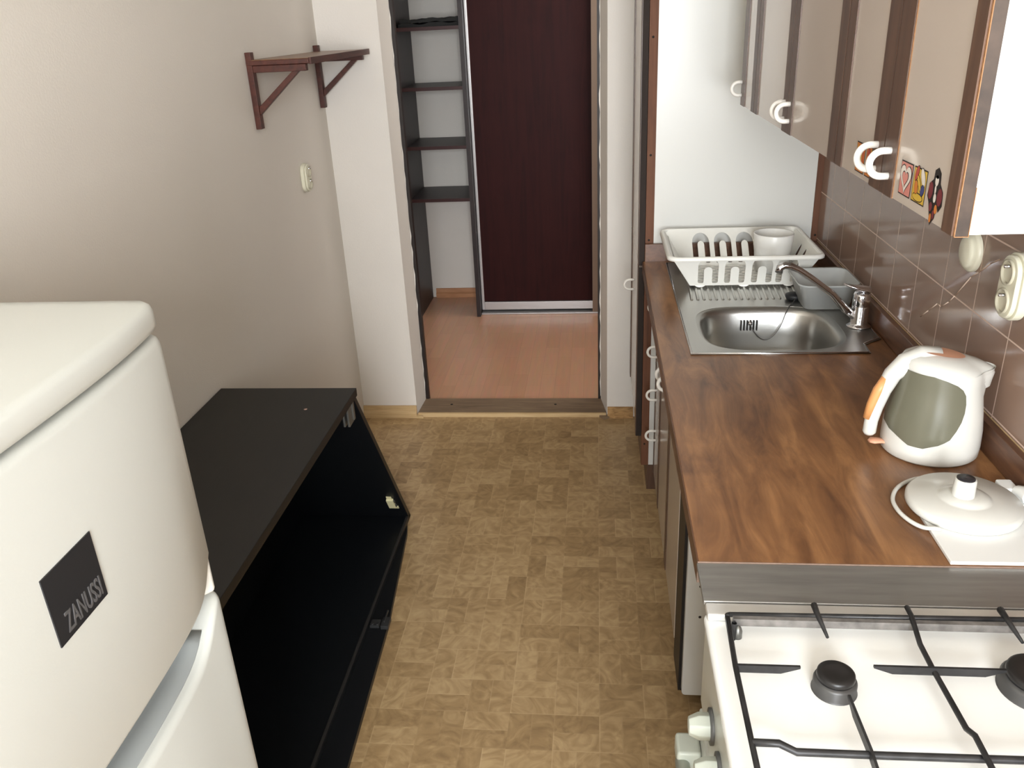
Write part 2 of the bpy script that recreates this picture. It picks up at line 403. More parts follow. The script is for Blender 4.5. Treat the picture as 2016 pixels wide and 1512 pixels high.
baseboard('baseboard_hall', -1.02, -0.70, 4.999, -1, m=wood('hall_baseboard', (166, 116, 80), (186, 134, 96), (200, 150, 112), 0.4, grain=(2, 20, 20)), h=0.06)
# threshold
bm = bm_new()
prism(bm, [(-0.798, 3.272, 0), (0.036, 3.272, 0), (0.012, 3.425, 0), (-0.790, 3.425, 0)], (0, 0, 0.016), 0)
for sx in (-0.66, -0.19): lathe(bm, [(0.006, 0.0), (0.006, 0.0168), (0.0001, 0.0168)], (sx, 3.36, 0), 12, mi=1)
box(bm, -0.795, 0.034, 3.262, 3.272, 0.0, 0.019, 2)
struct('trim_1', bm, ['thresh', 'hole', 'pine'])
# steel door frame rebate on both jambs
bm = bm_new()
def ragged(x, s):
    pts = []
    for i in range(41):
        z = 2.05*i/40; pts.append((x+s*(0.0035*random.random()), z))
    return pts
box(bm, -0.806, -0.776, 3.4205, 3.45, 0.0, 2.05); struct('door_frame_left', bm, 'frame_dark')
bm = bm_new(); box(bm, 0.000, 0.03, 3.4205, 3.45, 0.0, 2.05); struct('door_frame_right', bm, 'frame_dark')
for nm, x, s in (('trim_2', -0.790, 1), ('trim_3', 0.011, -1)):     # torn plaster edge beside the frame
    bm = bm_new(); e = [(x+s*0.0045*random.random()*(1 if i % 3 else 0.2), 2.04*i/60+0.03) for i in range(60)]
    for (a, z), (b2, z2) in zip(e, e[1:]):
        prism(bm, [(x-s*0.004, 3.4185, z), (a, 3.4185, z), (b2, 3.4185, z2), (x-s*0.004, 3.4185, z2)], (0, 0.004, 0))
    struct(nm, bm, 'plasterw' if 'plasterw' in M_ else 'wallb')

# ------------------------------------------------------------------ tiled splashback
t = thing('tiled_splashback', 'brown glazed tile splashback above the worktop on the right wall', 'tiles', (XR, 1.5, 0.92))
mbox('tile_panel', (XR-0.008, XR-0.0005, -0.55, 2.637, 0.60, 1.52), 'tile', t)
bm = bm_new()
ck = [(1.7429, 0.984), (1.7066, 1.010), (1.668, 1.038), (1.651, 1.0364), (1.6182, 1.0578), (1.5963, 1.0773), (1.5433, 1.1303), (1.517, 1.1466), (1.4797, 1.173), (1.4503, 1.1884)]
for (a, b2) in zip(ck, ck[1:]):
    tube(bm, [(XR-0.0085, a[0], a[1]), (XR-0.0085, b2[0], b2[1])], 0.0011, 6)
mk('scratch', bm, mat('chipped_glaze', (214, 190, 172), 0.6), t, label='pale diagonal crack across several tiles')

# ------------------------------------------------------------------ refrigerator
fr = thing('refrigerator', 'cream white two-door fridge with black square badge at left wall', 'refrigerator', (-0.74, 0.49, 0))
FY0, FY1 = 0.215, 0.778
def bulge(y, b=0.018):
    u = (y-(FY0+FY1)/2)/((FY1-FY0)/2)
    return b*(1-abs(u)**3) - 0.002
def front_panel(zb_fn, zt_fn, x_base, inset=0.0, depth=0.05, n=36, rnd=0.012, name='door', m='fridge'):
    bm = bm_new(); rings = []
    ys = [FY0+inset+(FY1-FY0-2*inset)*(1-math.cos(PI*i/n))/2 for i in range(n+1)]
    for y in ys:
        e = min(y-FY0-inset, FY1-inset-y); c = rnd*(1-math.sqrt(max(0, 1-(1-min(e/rnd, 1))**2))) if e < rnd else 0
        xf = x_base+bulge(y)-c
        zb, zt = zb_fn(y), zt_fn(y); k = 0.008
        ring = [(x_base-depth, y, zb), (xf-k, y, zb), (xf-k*0.3, y, zb+k*0.3), (xf, y, zb+k), (xf, y, zt-k), (xf-k*0.3, y, zt-k*0.3), (xf-k, y, zt), (x_base-depth, y, zt)]
        rings.append([bm.verts.new(p) for p in ring])
    for A, B in zip(rings, rings[1:]):
        for k in range(8):
            f = bm.faces.new((A[k], B[k], B[(k+1) % 8], A[(k+1) % 8])); f.smooth = True
    bm.faces.new(rings[0]); bm.faces.new(list(reversed(rings[-1])))
    return bm
mbox('body', (-1.03, -0.510, FY0+0.006, FY1-0.006, 0.03, 1.318), 'fridge', fr, 0.006)
mk('top_panel', front_panel(lambda y: 1.3215, lambda y: 1.352, -0.452, depth=0.573), 'fridge', fr, 0)
def upb(y):
    e = min(FY1-y, y-FY0)
    return 1.002+0.040*math.exp(-(e/0.035)**2)
def lot(y):
    e = min(FY1-y, y-FY0)
    return 0.948+0.040*math.exp(-(e/0.055)**2)
d1 = mk('upper_door', front_panel(upb, lambda y: 1.3165, -0.452), 'fridge', fr)
d2 = mk('lower_door', front_panel(lambda y: 0.10, lot, -0.452), 'fridge', fr)
bm = bm_new(); rr_ = []
for i in range(31):
    y = FY0+0.006+(FY1-0.05-FY0-0.006)*i/30; xf = -0.452+bulge(y); z = lot(y)
    rr_.append([bm.verts.new(p) for p in ((-0.503, y, z+0.062), (-0.500, y, z+0.010), (-0.490, y, z+0.0025), (-0.475, y, z+0.0012), (xf-0.013, y, z+0.0016), (xf-0.013, y, z-0.002), (-0.507, y, z-0.002), (-0.507, y, z+0.062))])
for A, B in zip(rr_, rr_[1:]):
    for k in range(8):
        f = bm.faces.new((A[k], B[k], B[(k+1) % 8], A[(k+1) % 8])); f.smooth = k in (0, 1, 2, 3)
bm.faces.new(rr_[0]); bm.faces.new(list(reversed(rr_[-1])))
mk('handle_recess', bm, 'fridge_grey', fr, label='grey recessed grip between the two doors')
bm = bm_new()
prism(bm, [(-0.50, FY1-0.002, 0.995), (-0.458, FY1-0.004, 0.995), (-0.452, FY1-0.014, 0.995), (-0.47, FY1-0.035, 0.995), (-0.50, FY1-0.05, 0.995)], (0, 0, 0.05))
mk('grip_end_cap', bm, 'white_lam', fr, 0.004, label='glossy white cap at the end of the grip')
# badge with maker's name
def face_x(y): return -0.452+bulge(y)
bm = bm_new()
by0, by1, bz0, bz1 = 0.494, 0.564, 1.148, 1.214
n = 6
for i in range(n):
    ya, yb = by0+(by1-by0)*i/n, by0+(by1-by0)*(i+1)/n
    prism(bm, [(face_x(ya)-0.001, ya, bz0), (face_x(yb)-0.001, yb, bz0), (face_x(yb)-0.001, yb, bz1), (face_x(ya)-0.001, ya, bz1)], (0.0022, 0, 0))
bd = mk('badge', bm, 'badge', fr, label='black square badge with grey lettering')
fc = bpy.data.curves.new('t', 'FONT'); fc.body = 'ZANUSSI'; fc.size = 0.027; fc.extrude = 0.0004; fc.align_x = 'CENTER'; fc.offset = 0.0003
fo = bpy.data.objects.new('t', fc); C.objects.link(fo)
dg = bpy.context.evaluated_depsgraph_get(); dg.update(); tm = bpy.data.meshes.new_from_object(fo.evaluated_get(dg))
bm = bm_new(); bm.from_mesh(tm); bpy.data.objects.remove(fo)
wd = max(v.co.x for v in bm.verts)-min(v.co.x for v in bm.verts)
for v in bm.verts:
    y = (by0+by1)/2+0.004+v.co.x*0.052/wd
    v.co = Vector((face_x(y)+0.0014+v.co.z, y, 1.1535+v.co.y))
mk('lettering', bm, 'letter', bd)
bm = bm_new(); box(bm, -0.50, -0.47, FY0+0.02, FY1-0.02, 0.02, 0.095); mk('plinth', bm, 'fridge_grey', fr)

# ------------------------------------------------------------------ black open media cabinet
mc = thing('media_cabinet', 'low black open-fronted cabinet with slanted end between fridge and back wall', 'cabinet', (-0.85, 1.6, 0))
cx0, cx1, cy0 = XL+0.005, -0.652, 0.83
mbox('top', (cx0, cx1, cy0, 2.005, 0.682, 0.705), 'black', mc, 0.0015)
bm = bm_new(); prism(bm, [(cx0, 1.985, 0.682), (cx0, 2.005, 0.682), (cx0, 2.442, 0.018), (cx0, 2.420, 0.018)], (cx1-0.006-cx0, 0, 0)); mk('slanted_side', bm, 'black_in', mc, 0.001)
mbox('near_side', (cx0, cx1-0.006, cy0, cy0+0.02, 0.036, 0.682), 'black_in', mc)
bm = bm_new(); prism(bm, [(cx0, cy0, 0.018), (cx1-0.006, cy0, 0.018), (cx1-0.006, 2.428, 0.018), (cx0, 2.428, 0.018)], (0, 0, 0.018)); mk('bottom', bm, 'black_in', mc)
bm = bm_new(); prism(bm, [(cx0+0.001, cy0+0.02, 0.036), (cx0+0.001, 2.409, 0.036), (cx0+0.001, 1.985, 0.682), (cx0+0.001, cy0+0.02, 0.682)], (0.004, 0, 0)); mk('back_panel', bm, 'black_in', mc)
mbox('edge_strip', (cx1-0.012, cx1-0.004, cy0, 2.40, 0.0362, 0.041), 'edge_dark', mc, label='thin paler edge band along the bottom board')
bm = bm_new(); prism(bm, [(-0.72, 2.395, 0), (-0.661, 2.395, 0), (-0.650, 2.34, 0), (-0.606, 1.876, 0), (-0.587, 1.38, 0), (-0.575, cy0, 0), (-0.72, cy0, 0)], (0, 0, 0.017)); fl = mk('loose_door', bm, 'black_in', mc, 0.001, label='black panel lying flat under the front edge')
bm = bm_new()
box(bm, -0.622, -0.600, 1.845, 1.885, 0.017, 0.030); box(bm, -0.655, -0.628, 1.850, 1.878, 0.017, 0.026)
lathe(bm, [(0.004, 0), (0.004, 0.003), (0.0001, 0.003)], (-0.648, 1.856, 0.026), 10); lathe(bm, [(0.004, 0), (0.004, 0.003), (0.0001, 0.003)], (-0.634, 1.856, 0.026), 10)
box(bm, -0.616, -0.612, 1.86, 1.91, 0.03, 0.036)
mk('hinge', bm, mat('dark_hinge', (70, 70, 70), 0.4, metal=0.5), fl, 0.001)
bm = bm_new()   # metal fittings under the top corner
for k, dx in enumerate((0, 0.012)):
    box(bm, cx1-0.030+dx, cx1-0.024+dx, 1.945-0.0, 1.985, 0.615, 0.675)
box(bm, cx1-0.030, cx1-0.008, 1.978, 1.990, 0.62, 0.675)
mk('hinge', bm, 'hinge', mc, 0.001, label='silver hinge under the top corner')
bm = bm_new()
def side_pt(s, off, x):    # point on the inner face of the slanted side: s along slope (0 top..1 bottom)
    y = 1.985+(2.420-1.985)*s; z = 0.682+(0.018-0.682)*s
    nrm = Vector((0, -0.664, -0.435)).normalized()*-1; nrm = Vector((0, -0.836, -0.548))
    return Vector((x, y, z))+nrm*off
def slant_box(bm, s0, s1, x0, x1, o0, o1, mi=0):
    P = [side_pt(s, o, x) for s in (s0, s1) for x in (x0, x1) for o in (o0, o1)]
    vs = [bm.verts.new(p) for p in P]
    for f in ((0,1,3,2),(4,6,7,5),(0,4,5,1),(2,3,7,6),(0,2,6,4),(1,5,7,3)): bm.faces.new([vs[i] for i in f]).material_index = mi
slant_box(bm, 0.795, 0.868, -0.706, -0.682, 0.0, 0.010); slant_box(bm, 0.775, 0.797, -0.704, -0.686, 0, 0.003); slant_box(bm, 0.866, 0.888, -0.694, -0.676, 0, 0.003)
slant_box(bm, 0.80, 0.82, -0.6822, -0.678, 0.002, 0.008, 1); slant_box(bm, 0.838, 0.858, -0.6822, -0.678, 0.002, 0.008, 1)
mk('door_catch', bm, ['catch', 'hinge'], mc, 0.0012, label='cream plastic catch on the inner side')
bm = bm_new(); lathe(bm, [(0.0045, 0), (0.0045, 0.0006), (0.0001, 0.0006)], (-0.75, 1.87, 0.705), 10); mk('paint_chip', bm, mat('bare_chip', (170, 140, 125), 0.7), mc, label='small pale chip in the black top')

# ------------------------------------------------------------------ wall shelf
ws = thing('wall_shelf', 'small red-brown wooden shelf on two triangular brackets on left wall', 'shelf', (XL, 2.9, 1.33))
bd_ = mbox('board', (XL+0.001, -0.846, 2.556, 3.245, 1.508, 1.522), 'redwood', ws, 0.002)
mbox('board_face', (XL+0.003, -0.848, 2.558, 3.243, 1.5222, 1.5238), 'shelf_top', bd_)
mbox('front_lip', (-0.8455, -0.838, 2.556, 3.245, 1.506, 1.525), 'redwood', ws, 0.001)
for y in (2.57, 3.22):
    bm = bm_new()
    box(bm, XL+0.001, XL+0.019, y-0.013, y+0.013, 1.326, 1.545)
    box(bm, XL+0.019, -0.858, y-0.011, y+0.011, 1.488, 1.5075)
    prism(bm, [(XL+0.019, y-0.009, 1.366), (XL+0.019, y-0.009, 1.390), (-0.902, y-0.009, 1.489), (-0.880, y-0.009, 1.489)], (0, 0.018, 0))
    br = mk('bracket', bm, 'redwood', ws, 0.0015)

# ------------------------------------------------------------------ sockets
def rounded_plate(bm, X, y0, y1, z0, z1, r, th, dirn, mi=0, n=8):
    pts = rrect(y0, y1, z0, z1, r, n)
    P = [(X, a, b) for a, b in pts]; e = 0.25
    prism(bm, P, (dirn*th*0.65, 0, 0), mi)
    cyy, czz = (y0+y1)/2, (z0+z1)/2
    prism(bm, [(X+dirn*th*0.65, cyy+(a-cyy)*0.86, czz+(b-czz)*0.93) for a, b in pts], (dirn*th*0.35, 0, 0), mi)
def double_socket(name, X, yc, zc, dirn, label, sc_=1.0, vertical=True, grp=None):
    s = thing(name, label, 'socket', (X, yc, zc), grp)
    h, wd_ = 0.062*sc_, 0.038*sc_
    bm = bm_new(); rounded_plate(bm, X, yc-wd_, yc+wd_, zc-h, zc+h, wd_*0.95, 0.026*sc_, dirn); mk('cover', bm, 'plastic', s, 0.002)
    for dz in (-0.5, 0.5):
        z = zc+dz*h*0.86
        bm = bm_new()
        lathe(bm, [(0.0235*sc_, 0), (0.0235*sc_, dirn*0.004), (0.0195*sc_, dirn*0.0035), (0.018*sc_, -dirn*0.004), (0.0001, -dirn*0.004)], (X+dirn*0.0262*sc_, yc, z), 28, axis='x')
        w1 = mk('socket_well', bm, mat('socket_well_ivory', (196, 190, 168), 0.4), s)
        bm = bm_new(); lathe(bm, [(0.0001, dirn*0.012), (0.0028, dirn*0.011), (0.0028, -dirn*0.002)], (X+dirn*0.0235*sc_, yc, z+0.010), 10, axis='x'); mk('earth_pin', bm, 'chrome', w1)
    return s
double_socket('wall_socket', XL+0.0005, 2.915, 1.118, 1, 'ivory double wall socket below the wooden shelf', 0.80)
double_socket('wall_socket', XR-0.0085, 1.362, 1.168, -1, 'ivory double socket on the brown tiles above the kettle', 0.90)
jb = thing('junction_box', 'round ivory junction box cover on tiles under the wall cabinets', 'junction box', (XR-0.0085, 1.53, 1.155))
bm = bm_new(); lathe(bm, [(0.037, 0), (0.037, -0.006), (0.034, -0.010), (0.031, -0.010), (0.029, -0.015), (0.020, -0.018), (0.0001, -0.019)], (XR-0.0085, 1.550, 1.176), 40, axis='x'); mk('cover', bm, 'plastic', jb)

# ------------------------------------------------------------------ hall shelving unit
su = thing('shelving_unit', 'tall dark open shelving unit with thin shelves in the hallway', 'shelving unit', (-0.87, 4.77, 0))
mbox('side_panel', (-1.060, -1.040, 4.60, 4.985, 0.003, 2.3), 'wenge', su)
mbox('side_panel', (-0.708, -0.686, 4.60, 4.97, 0.003, 2.3), 'wenge', su)
for z in (0.70, 0.985, 1.29, 1.585, 1.9):
    sh = mbox('shelf', (-1.040, -0.708, 4.605, 4.985, z-0.018, z), 'wenge', su)
    mbox('shelf_edge', (-1.040, -0.708, 4.6025, 4.605, z-0.018, z), 'wenge_edge', sh)
for x in (-1.060, -0.708): pass
bm = bm_new(); random.seed(3)
nx, ny = 14, 8; grid = []
for layer, (zz, th) in enumerate(((1.5852, 0.020), (1.606, 0.018))):
    x0, x1, y0, y1 = -1.03+0.01*layer, -0.715, 4.63, 4.93
    top = [[bm.verts.new((x0+(x1-x0)*i/nx, y0+(y1-y0)*j/ny, zz+th*(0.75+0.35*math.sin(i*0.9+layer)*math.cos(j*0.7)+0.3*(i/nx)))) for j in range(ny+1)] for i in range(nx+1)]
    bot = [[bm.verts.new((x0+(x1-x0)*i/nx, y0+(y1-y0)*j/ny, zz)) for j in range(ny+1)] for i in range(nx+1)]
    for i in range(nx):
        for j in range(ny):
            f = bm.faces.new((top[i][j], top[i+1][j], top[i+1][j+1], top[i][j+1])); f.smooth = True
            bm.faces.new((bot[i][j], bot[i][j+1], bot[i+1][j+1], bot[i+1][j]))
    for i in range(nx):
        bm.faces.new((bot[i][0], bot[i+1][0], top[i+1][0], top[i][0])); bm.faces.new((top[i][ny], top[i+1][ny], bot[i+1][ny], bot[i][ny]))
    for j in range(ny):
        bm.faces.new((bot[0][j], top[0][j], top[0][j+1], bot[0][j+1])); bm.faces.new((bot[nx][j+1], top[nx][j+1], top[nx][j], bot[nx][j]))
tag(mk('folded_cloth', bm, 'cloth'), 'flat folded black cloth on the uppermost visible hallway shelf', 'cloth')
for o in [C.objects[-1]] if False else []: pass

# ------------------------------------------------------------------ hall sliding wardrobe
wr = thing('sliding_wardrobe', 'hallway wardrobe with dark mahogany sliding door in silver frame', 'wardrobe', (-0.3, 4.8, 0))
mbox('door_panel', (-0.668, -0.032, 4.668, 4.680, 0.075, 2.3), 'mahogany', wr)
bm = bm_new(); box(bm, -0.684, -0.668, 4.660, 4.690, 0.025, 2.3); mk('stile', bm, 'alu', wr, 0.002)
bm = bm_new(); box(bm, -0.668, -0.028, 4.660, 4.690, 0.025, 0.073); mk('bottom_rail', bm, 'alu', wr, 0.002)
bm = bm_new(); box(bm, -0.685, 0.02, 4.635, 4.72, 0.003, 0.012); mk('floor_track', bm, 'alu', wr, 0.001)
mbox('side_frame', (-0.030, 0.06, 4.640, 4.70, 0.012, 2.3), 'taupe', wr)
mbox('carcass', (-0.683, 0.06, 4.72, 4.98, 0.003, 2.3), 'wenge', wr)

# ------------------------------------------------------------------ C handle
def c_handle(parent, x, y, z, r=0.0235, tr=0.0062, k=0.016):
    bm = bm_new()
    pts = [(x+0.001, y, z+r)] + [(x-k-r*math.sin(a), y, z+r*math.cos(a)) for a in [PI*i/14 for i in range(15)]] + [(x+0.001, y, z-r)]
    tube(bm, pts, tr, 12); return mk('handle', bm, 'handle_w', parent)

# ------------------------------------------------------------------ tall pantry cabinet at the end of the run
pc = thing('pantry_cabinet', 'tall cupboard with white side and brown edges beyond the dish rack', 'cabinet', (0.42, 2.9, 0))
mbox('side_panel', (0.178, 0.664, 2.642, 2.660, 0.115, 2.3), 'white_lam', pc)
bm = bm_new(); box(bm, 0.152, 0.1778, 2.640, 2.660, 0.115, 2.3, 0)
for z in (1.535, 1.2, 0.935, 0.80, 0.55, 0.2): lathe(bm, [(0.0035, 0), (0.0035, -0.0006), (0.0001, -0.0006)], (0.163, 2.640, z), 10, mi=1, axis='y')
mk('front_edge_trim', bm, ['orange_brown', 'hole'], pc)
bm = bm_new(); box(bm, 0.6642, 0.6888, 2.638, 2.660, 0.60, 2.3, 0); lathe(bm, [(0.0035, 0), (0.0035, -0.0006), (0.0001, -0.0006)], (0.676, 2.638, 0.941), 10, mi=1, axis='y')
mk('rear_edge_trim', bm, ['orange_brown', 'hole'], pc)
mbox('carcass', (0.152, 0.66, 2.6605, 3.24, 0.115, 2.3), 'brown', pc)
mbox('plinth', (0.175, 0.66, 2.665, 3.24, 0.0, 0.115), 'brown', pc)
for z0, z1, hz in ((0.232, 0.845, 0.700), (0.852, 2.28, None)):
    dd = mbox('door', (0.134, 0.1505, 2.644, 3.205, z0, z1), 'beige', pc, 0.0015)
    for ya, yb in ((2.6435, 2.690), (3.165, 3.206)):
        mbox('frame_strip', (0.131, 0.1338, ya, yb, z0, z1), 'brown', dd)
    mbox('door_edge', (0.1325, 0.1505, 2.6405, 2.6436, z0, z1), mat('dark_brown_edge', (42, 32, 26), 0.8), dd)
    if hz: c_handle(dd, 0.131, 2.93, hz, 0.018, 0.0045)

# ------------------------------------------------------------------ base cabinets
FX = 0.195
du = thing('drawer_unit', 'drawer base cabinet with four beige fronts beside the pantry side', 'cabinet', (0.42, 2.51, 0))
mbox('carcass', (FX+0.018, 0.66, 2.395, 2.62, 0.10, 0.832), 'white_lam', du)
for z0, z1, hz in ((0.685, 0.825, 0.75), (0.53, 0.68, 0.598), (0.375, 0.525, 0.445), (0.10, 0.37, 0.295)):
    dw = mbox('drawer', (FX, FX+0.0175, 2.398, 2.617, z0, z1), 'beige', du, 0.001)
    for ya, yb in ((2.396, 2.412), (2.603, 2.6185)): mbox('frame_strip', (FX-0.002, FX-0.0002, ya, yb, z0, z1), 'brown', dw)
    c_handle(dw, FX-0.002, 2.52, hz, 0.0175, 0.0042)
mbox('plinth', (FX+0.05, 0.66, 2.395, 2.62, 0.0, 0.10), 'brown', du)
bc = thing('base_cabinet', 'double-door beige base cabinet under sink with brown strips', 'cabinet', (0.42, 2.07, 0))
mbox('carcass', (FX+0.018, 0.66, 1.745, 2.393, 0.10, 0.70), 'white_lam', bc)
for ya, yb, hy, strips in ((2.066, 2.391, 2.10, ((2.066, 2.085), (2.374, 2.391))), (1.748, 2.062, 2.035, ((2.040, 2.062),))):
    dd = mbox('door', (FX, FX+0.0175, ya, yb, 0.10, 0.825), 'beige', bc, 0.001)
    for s0, s1 in strips: mbox('frame_strip', (FX-0.002, FX-0.0002, s0, s1, 0.10, 0.825), 'brown', dd)
    c_handle(dd, FX-0.002, hy, 0.70, 0.019, 0.005)
mbox('plinth', (FX+0.05, 0.66, 1.745, 2.393, 0.0, 0.10), 'brown', bc)
ep = thing('end_panel', 'white board with dark front edge closing the near end of base cabinets', 'panel', (0.42, 1.62, 0))
bm = bm_new(); prism(bm, [(a, 1.600, b2) for a, b2 in [(0.66, 0.05), (0.66, 0.835), (0.203, 0.835), (0.203, 0.058), (0.206, 0.052), (0.211, 0.05)]], (0, 0.018, 0), 0)
for xx, zz in ((0.237, 0.291), (0.235, 0.379), (0.30, 0.379)): lathe(bm, [(0.0035, 0.001), (0.0035, -0.0006), (0.0001, -0.0006)], (xx, 1.600, zz), 12, mi=1, axis='y')
mk('board', bm, ['white_lam', 'hole'], ep)
mbox('dark_filler', (FX+0.001, FX+0.018, 1.620, 1.744, 0.045, 0.835), mat('filler_black', (30, 27, 26), 0.45), ep, label='dark strip between door and white board')

# ------------------------------------------------------------------ worktop
SK = (0.214, 0.612, 1.815, 2.592)      # sink flange
wt = thing('worktop', 'long wood-grain kitchen worktop along the right wall', 'worktop', (0.42, 1.8, 0.83))
bowl_c, bowl_a, bowl_b = (0.420, 1.994), 0.172, 0.160
def superell(a, b, n=56, e=3.4, c=bowl_c, taper=0.0):
    P = []
    for i in range(n):
        t_ = 2*PI*i/n; ct, st = math.cos(t_), math.sin(t_)
        x = a*math.copysign(abs(ct)**(2/e), ct); y = b*math.copysign(abs(st)**(2/e), st)
        x *= 1-taper*(y/b) if b else 1
        P.append((c[0]+x, c[1]+y))
    return P
bm = plate([(0.145, 1.015), (0.672, 1.015), (0.672, 2.622), (0.145, 2.622)], [superell(bowl_a+0.008, bowl_b+0.008)], 0.036, lambda u, v, w_: (u, v, w_+0.852))
mk('top', bm, 'worktop', wt)
mbox('front_edge', (0.1425, 0.1448, 1.015, 2.622, 0.834, 0.868), mat('worktop_edge', (96, 66, 48), 0.4), wt, label='darker brown front edge band')
mbox('end_edge', (0.1425, 0.672, 1.0135, 1.0149, 0.834, 0.8702), 'end_edge', wt, label='bare pinkish end edge')
mbox('upstand', (0.668, 0.6815, 1.015, 2.622, 0.8702, 0.926), 'upstand', wt, 0.002)
mbox('end_upstand', (0.150, 0.668, 2.6225, 2.637, 0.834, 0.926), 'upstand', wt, 0.002)
mbox('sealing_strip', (0.6816, 0.6819, 1.015, 2.622, 0.925, 0.9275), 'pine', wt)

# ------------------------------------------------------------------ sink
sk = thing('sink', 'stainless steel inset sink with rounded bowl and ribbed drainer', 'sink', (0.42, 2.2, 0.87))
flange = [(SK[0], SK[2]), (SK[1]+0.003, SK[2]), (SK[1]+0.006, 1.868), (0.664, 1.905), (0.664, 2.08), (SK[1]+0.02, 2.12), (SK[1]+0.02, SK[3]), (SK[0], SK[3])]
ins = [(SK[0]+0.012, SK[2]+0.010)]
bm = plate(flange, [superell(bowl_a, bowl_b)], 0.0024, lambda u, v, w_: (u, v, w_+0.8716))
mk('rim', bm, 'steel', sk)
bm = bm_new()   # raised outer bead
tube(bm, [(p[0]+(0.003 if p[0] < 0.4 else -0.003), p[1]+(0.003 if p[1] < 2 else -0.003), 0.8728) for p in flange], 0.0022, 6, closed=True)
mk('rim_bead', bm, 'chrome', sk)
bm = bm_new()
levels = [(0.0, 0.872, 0), (0.006, 0.8705, 0), (0.012, 0.866, 0), (0.017, 0.855, 0), (0.023, 0.80, 0), (0.028, 0.765, 0), (0.036, 0.742, 0), (0.050, 0.725, 0), (0.068, 0.716, 0), (0.085, 0.7125, 0), (0.11, 0.712, 0)]
rings = []
for ins_, z, _ in levels:
    rings.append([bm.verts.new((x, y, z)) for x, y in superell(bowl_a-ins_, bowl_b-ins_, e=3.4 if ins_ < 0.06 else 2.6)])
for A, B in zip(rings, rings[1:]):
    for k in range(len(A)):
        f = bm.faces.new((A[k], A[(k+1) % len(A)], B[(k+1) % len(A)], B[k])); f.smooth = True
bm.faces.new(rings[-1])
bw = mk('bowl', bm, 'steel', sk)
bm = bm_new(); lathe(bm, [(0.038, 0.001), (0.034, 0.003), (0.030, 0.0015), (0.0001, 0.0015)], (bowl_c[0], bowl_c[1], 0.712), 30); mk('drain', bm, 'chrome', bw)
bm = bm_new()
for k in range(6):
    if k in (2, 3) and False: continue
    xx = 0.377+0.0082*k
    box(bm, xx, xx+0.0030, bowl_c[1]+bowl_b-0.0305, bowl_c[1]+bowl_b-0.0235, 0.815, 0.842)
mk('overflow_slots', bm, 'hole', bw)
bm = bm_new()
for k in range(19):
    xx = 0.262+0.0168*k
    tube(bm, [(xx-0.006, 2.205, 0.8712), (xx-0.005, 2.215, 0.8713), (xx+0.010, 2.55, 0.8713), (xx+0.010, 2.56, 0.8722)], [0.0015, 0.005, 0.005, 0.002], 8)
mk('drainer_ribs', bm, 'steel', sk)
# rubber plug with its chain
pl = thing('sink_plug', 'black rubber plug with thin chain lying on the drainer', 'plug', (0.530, 2.205, 0.873))
bm = bm_new(); lathe(bm, [(0.0001, 0), (0.020, 0.0), (0.023, 0.006), (0.023, 0.012), (0.014, 0.016), (0.0001, 0.018)], (0.528, 2.21, 0.8745), 24)
mk('stopper', bm, 'rubber', pl)
bm = bm_new(); path = []
A, B = Vector((0.529, 2.195, 0.884)), Vector((0.4015, 2.118, 0.834))
E2 = Vector((0.505, 2.150, 0.874)); E3 = Vector((0.492, 2.128, 0.862))
pp = [A, Vector((0.518, 2.17, 0.877)), E2, E3, Vector((0.480, 2.116, 0.835)), Vector((0.462, 2.112, 0.806)), Vector((0.442, 2.112, 0.793)), Vector((0.424, 2.112, 0.800)), Vector((0.408, 2.113, 0.820)), B]
for i in range(len(pp)-1):
    p0, p1, p2, p3 = pp[max(i-1, 0)], pp[i], pp[i+1], pp[min(i+2, len(pp)-1)]
    for s in range(5):
        q = s/5; path.append(0.5*((2*p1)+(p2-p0)*q+(2*p0-5*p1+4*p2-p3)*q*q+(3*p1-p0-3*p2+p3)*q**3))
tube(bm, path+[B], 0.0014, 6); mk('chain', bm, mat('chain_metal', (110, 108, 106), 0.4, metal=0.8), pl)
bm = bm_new(); lathe(bm, [(0.0001, -0.008), (0.005, -0.006), (0.006, -0.001), (0.005, 0.003)], (0.4015, bowl_c[1]+bowl_b-0.028, 0.835), 14, axis='y'); mk('chain_stud', bm, 'chrome', pl)

# ------------------------------------------------------------------ mixer tap
fa = thing('mixer_tap', 'chrome single-lever mixer tap beside the sink bowl', 'tap', (0.636, 1.992, 0.8735))
fxx, fyy = 0.636, 1.992
bm = bm_new(); lathe(bm, [(0.0001, 0), (0.029, 0), (0.029, 0.003), (0.0225, 0.006), (0.0205, 0.010), (0.0205, 0.052), (0.0195, 0.054), (0.0205, 0.056), (0.0200, 0.080), (0.017, 0.086), (0.0001, 0.088)], (fxx, fyy, 0.8735), 32); mk('body', bm, 'chrome', fa)
bm = bm_new(); sp = [(fxx-0.015, fyy-0.003, 0.902), (fxx-0.04, fyy-0.008, 0.922), (0.56, 1.975, 0.962), (0.505, 1.966, 1.005), (0.475, 1.962, 1.026), (0.455, 1.961, 1.036), (0.441, 1.960, 1.039), (0.430, 1.960, 1.034), (0.428, 1.960, 1.022)]
tube(bm, sp, [0.011, 0.010, 0.0085, 0.008, 0.008, 0.0085, 0.009, 0.0095, 0.0095], 16); mk('spout', bm, 'chrome', fa)
bm = bm_new(); tube(bm, [(fxx+0.016, fyy, 0.966), (fxx, fyy, 0.968), (fxx-0.022, fyy-0.004, 0.974), (fxx-0.046, fyy-0.008, 0.983)], [0.017, 0.018, 0.012, 0.006], 14, sq=0.45); mk('lever', bm, 'chrome', fa)

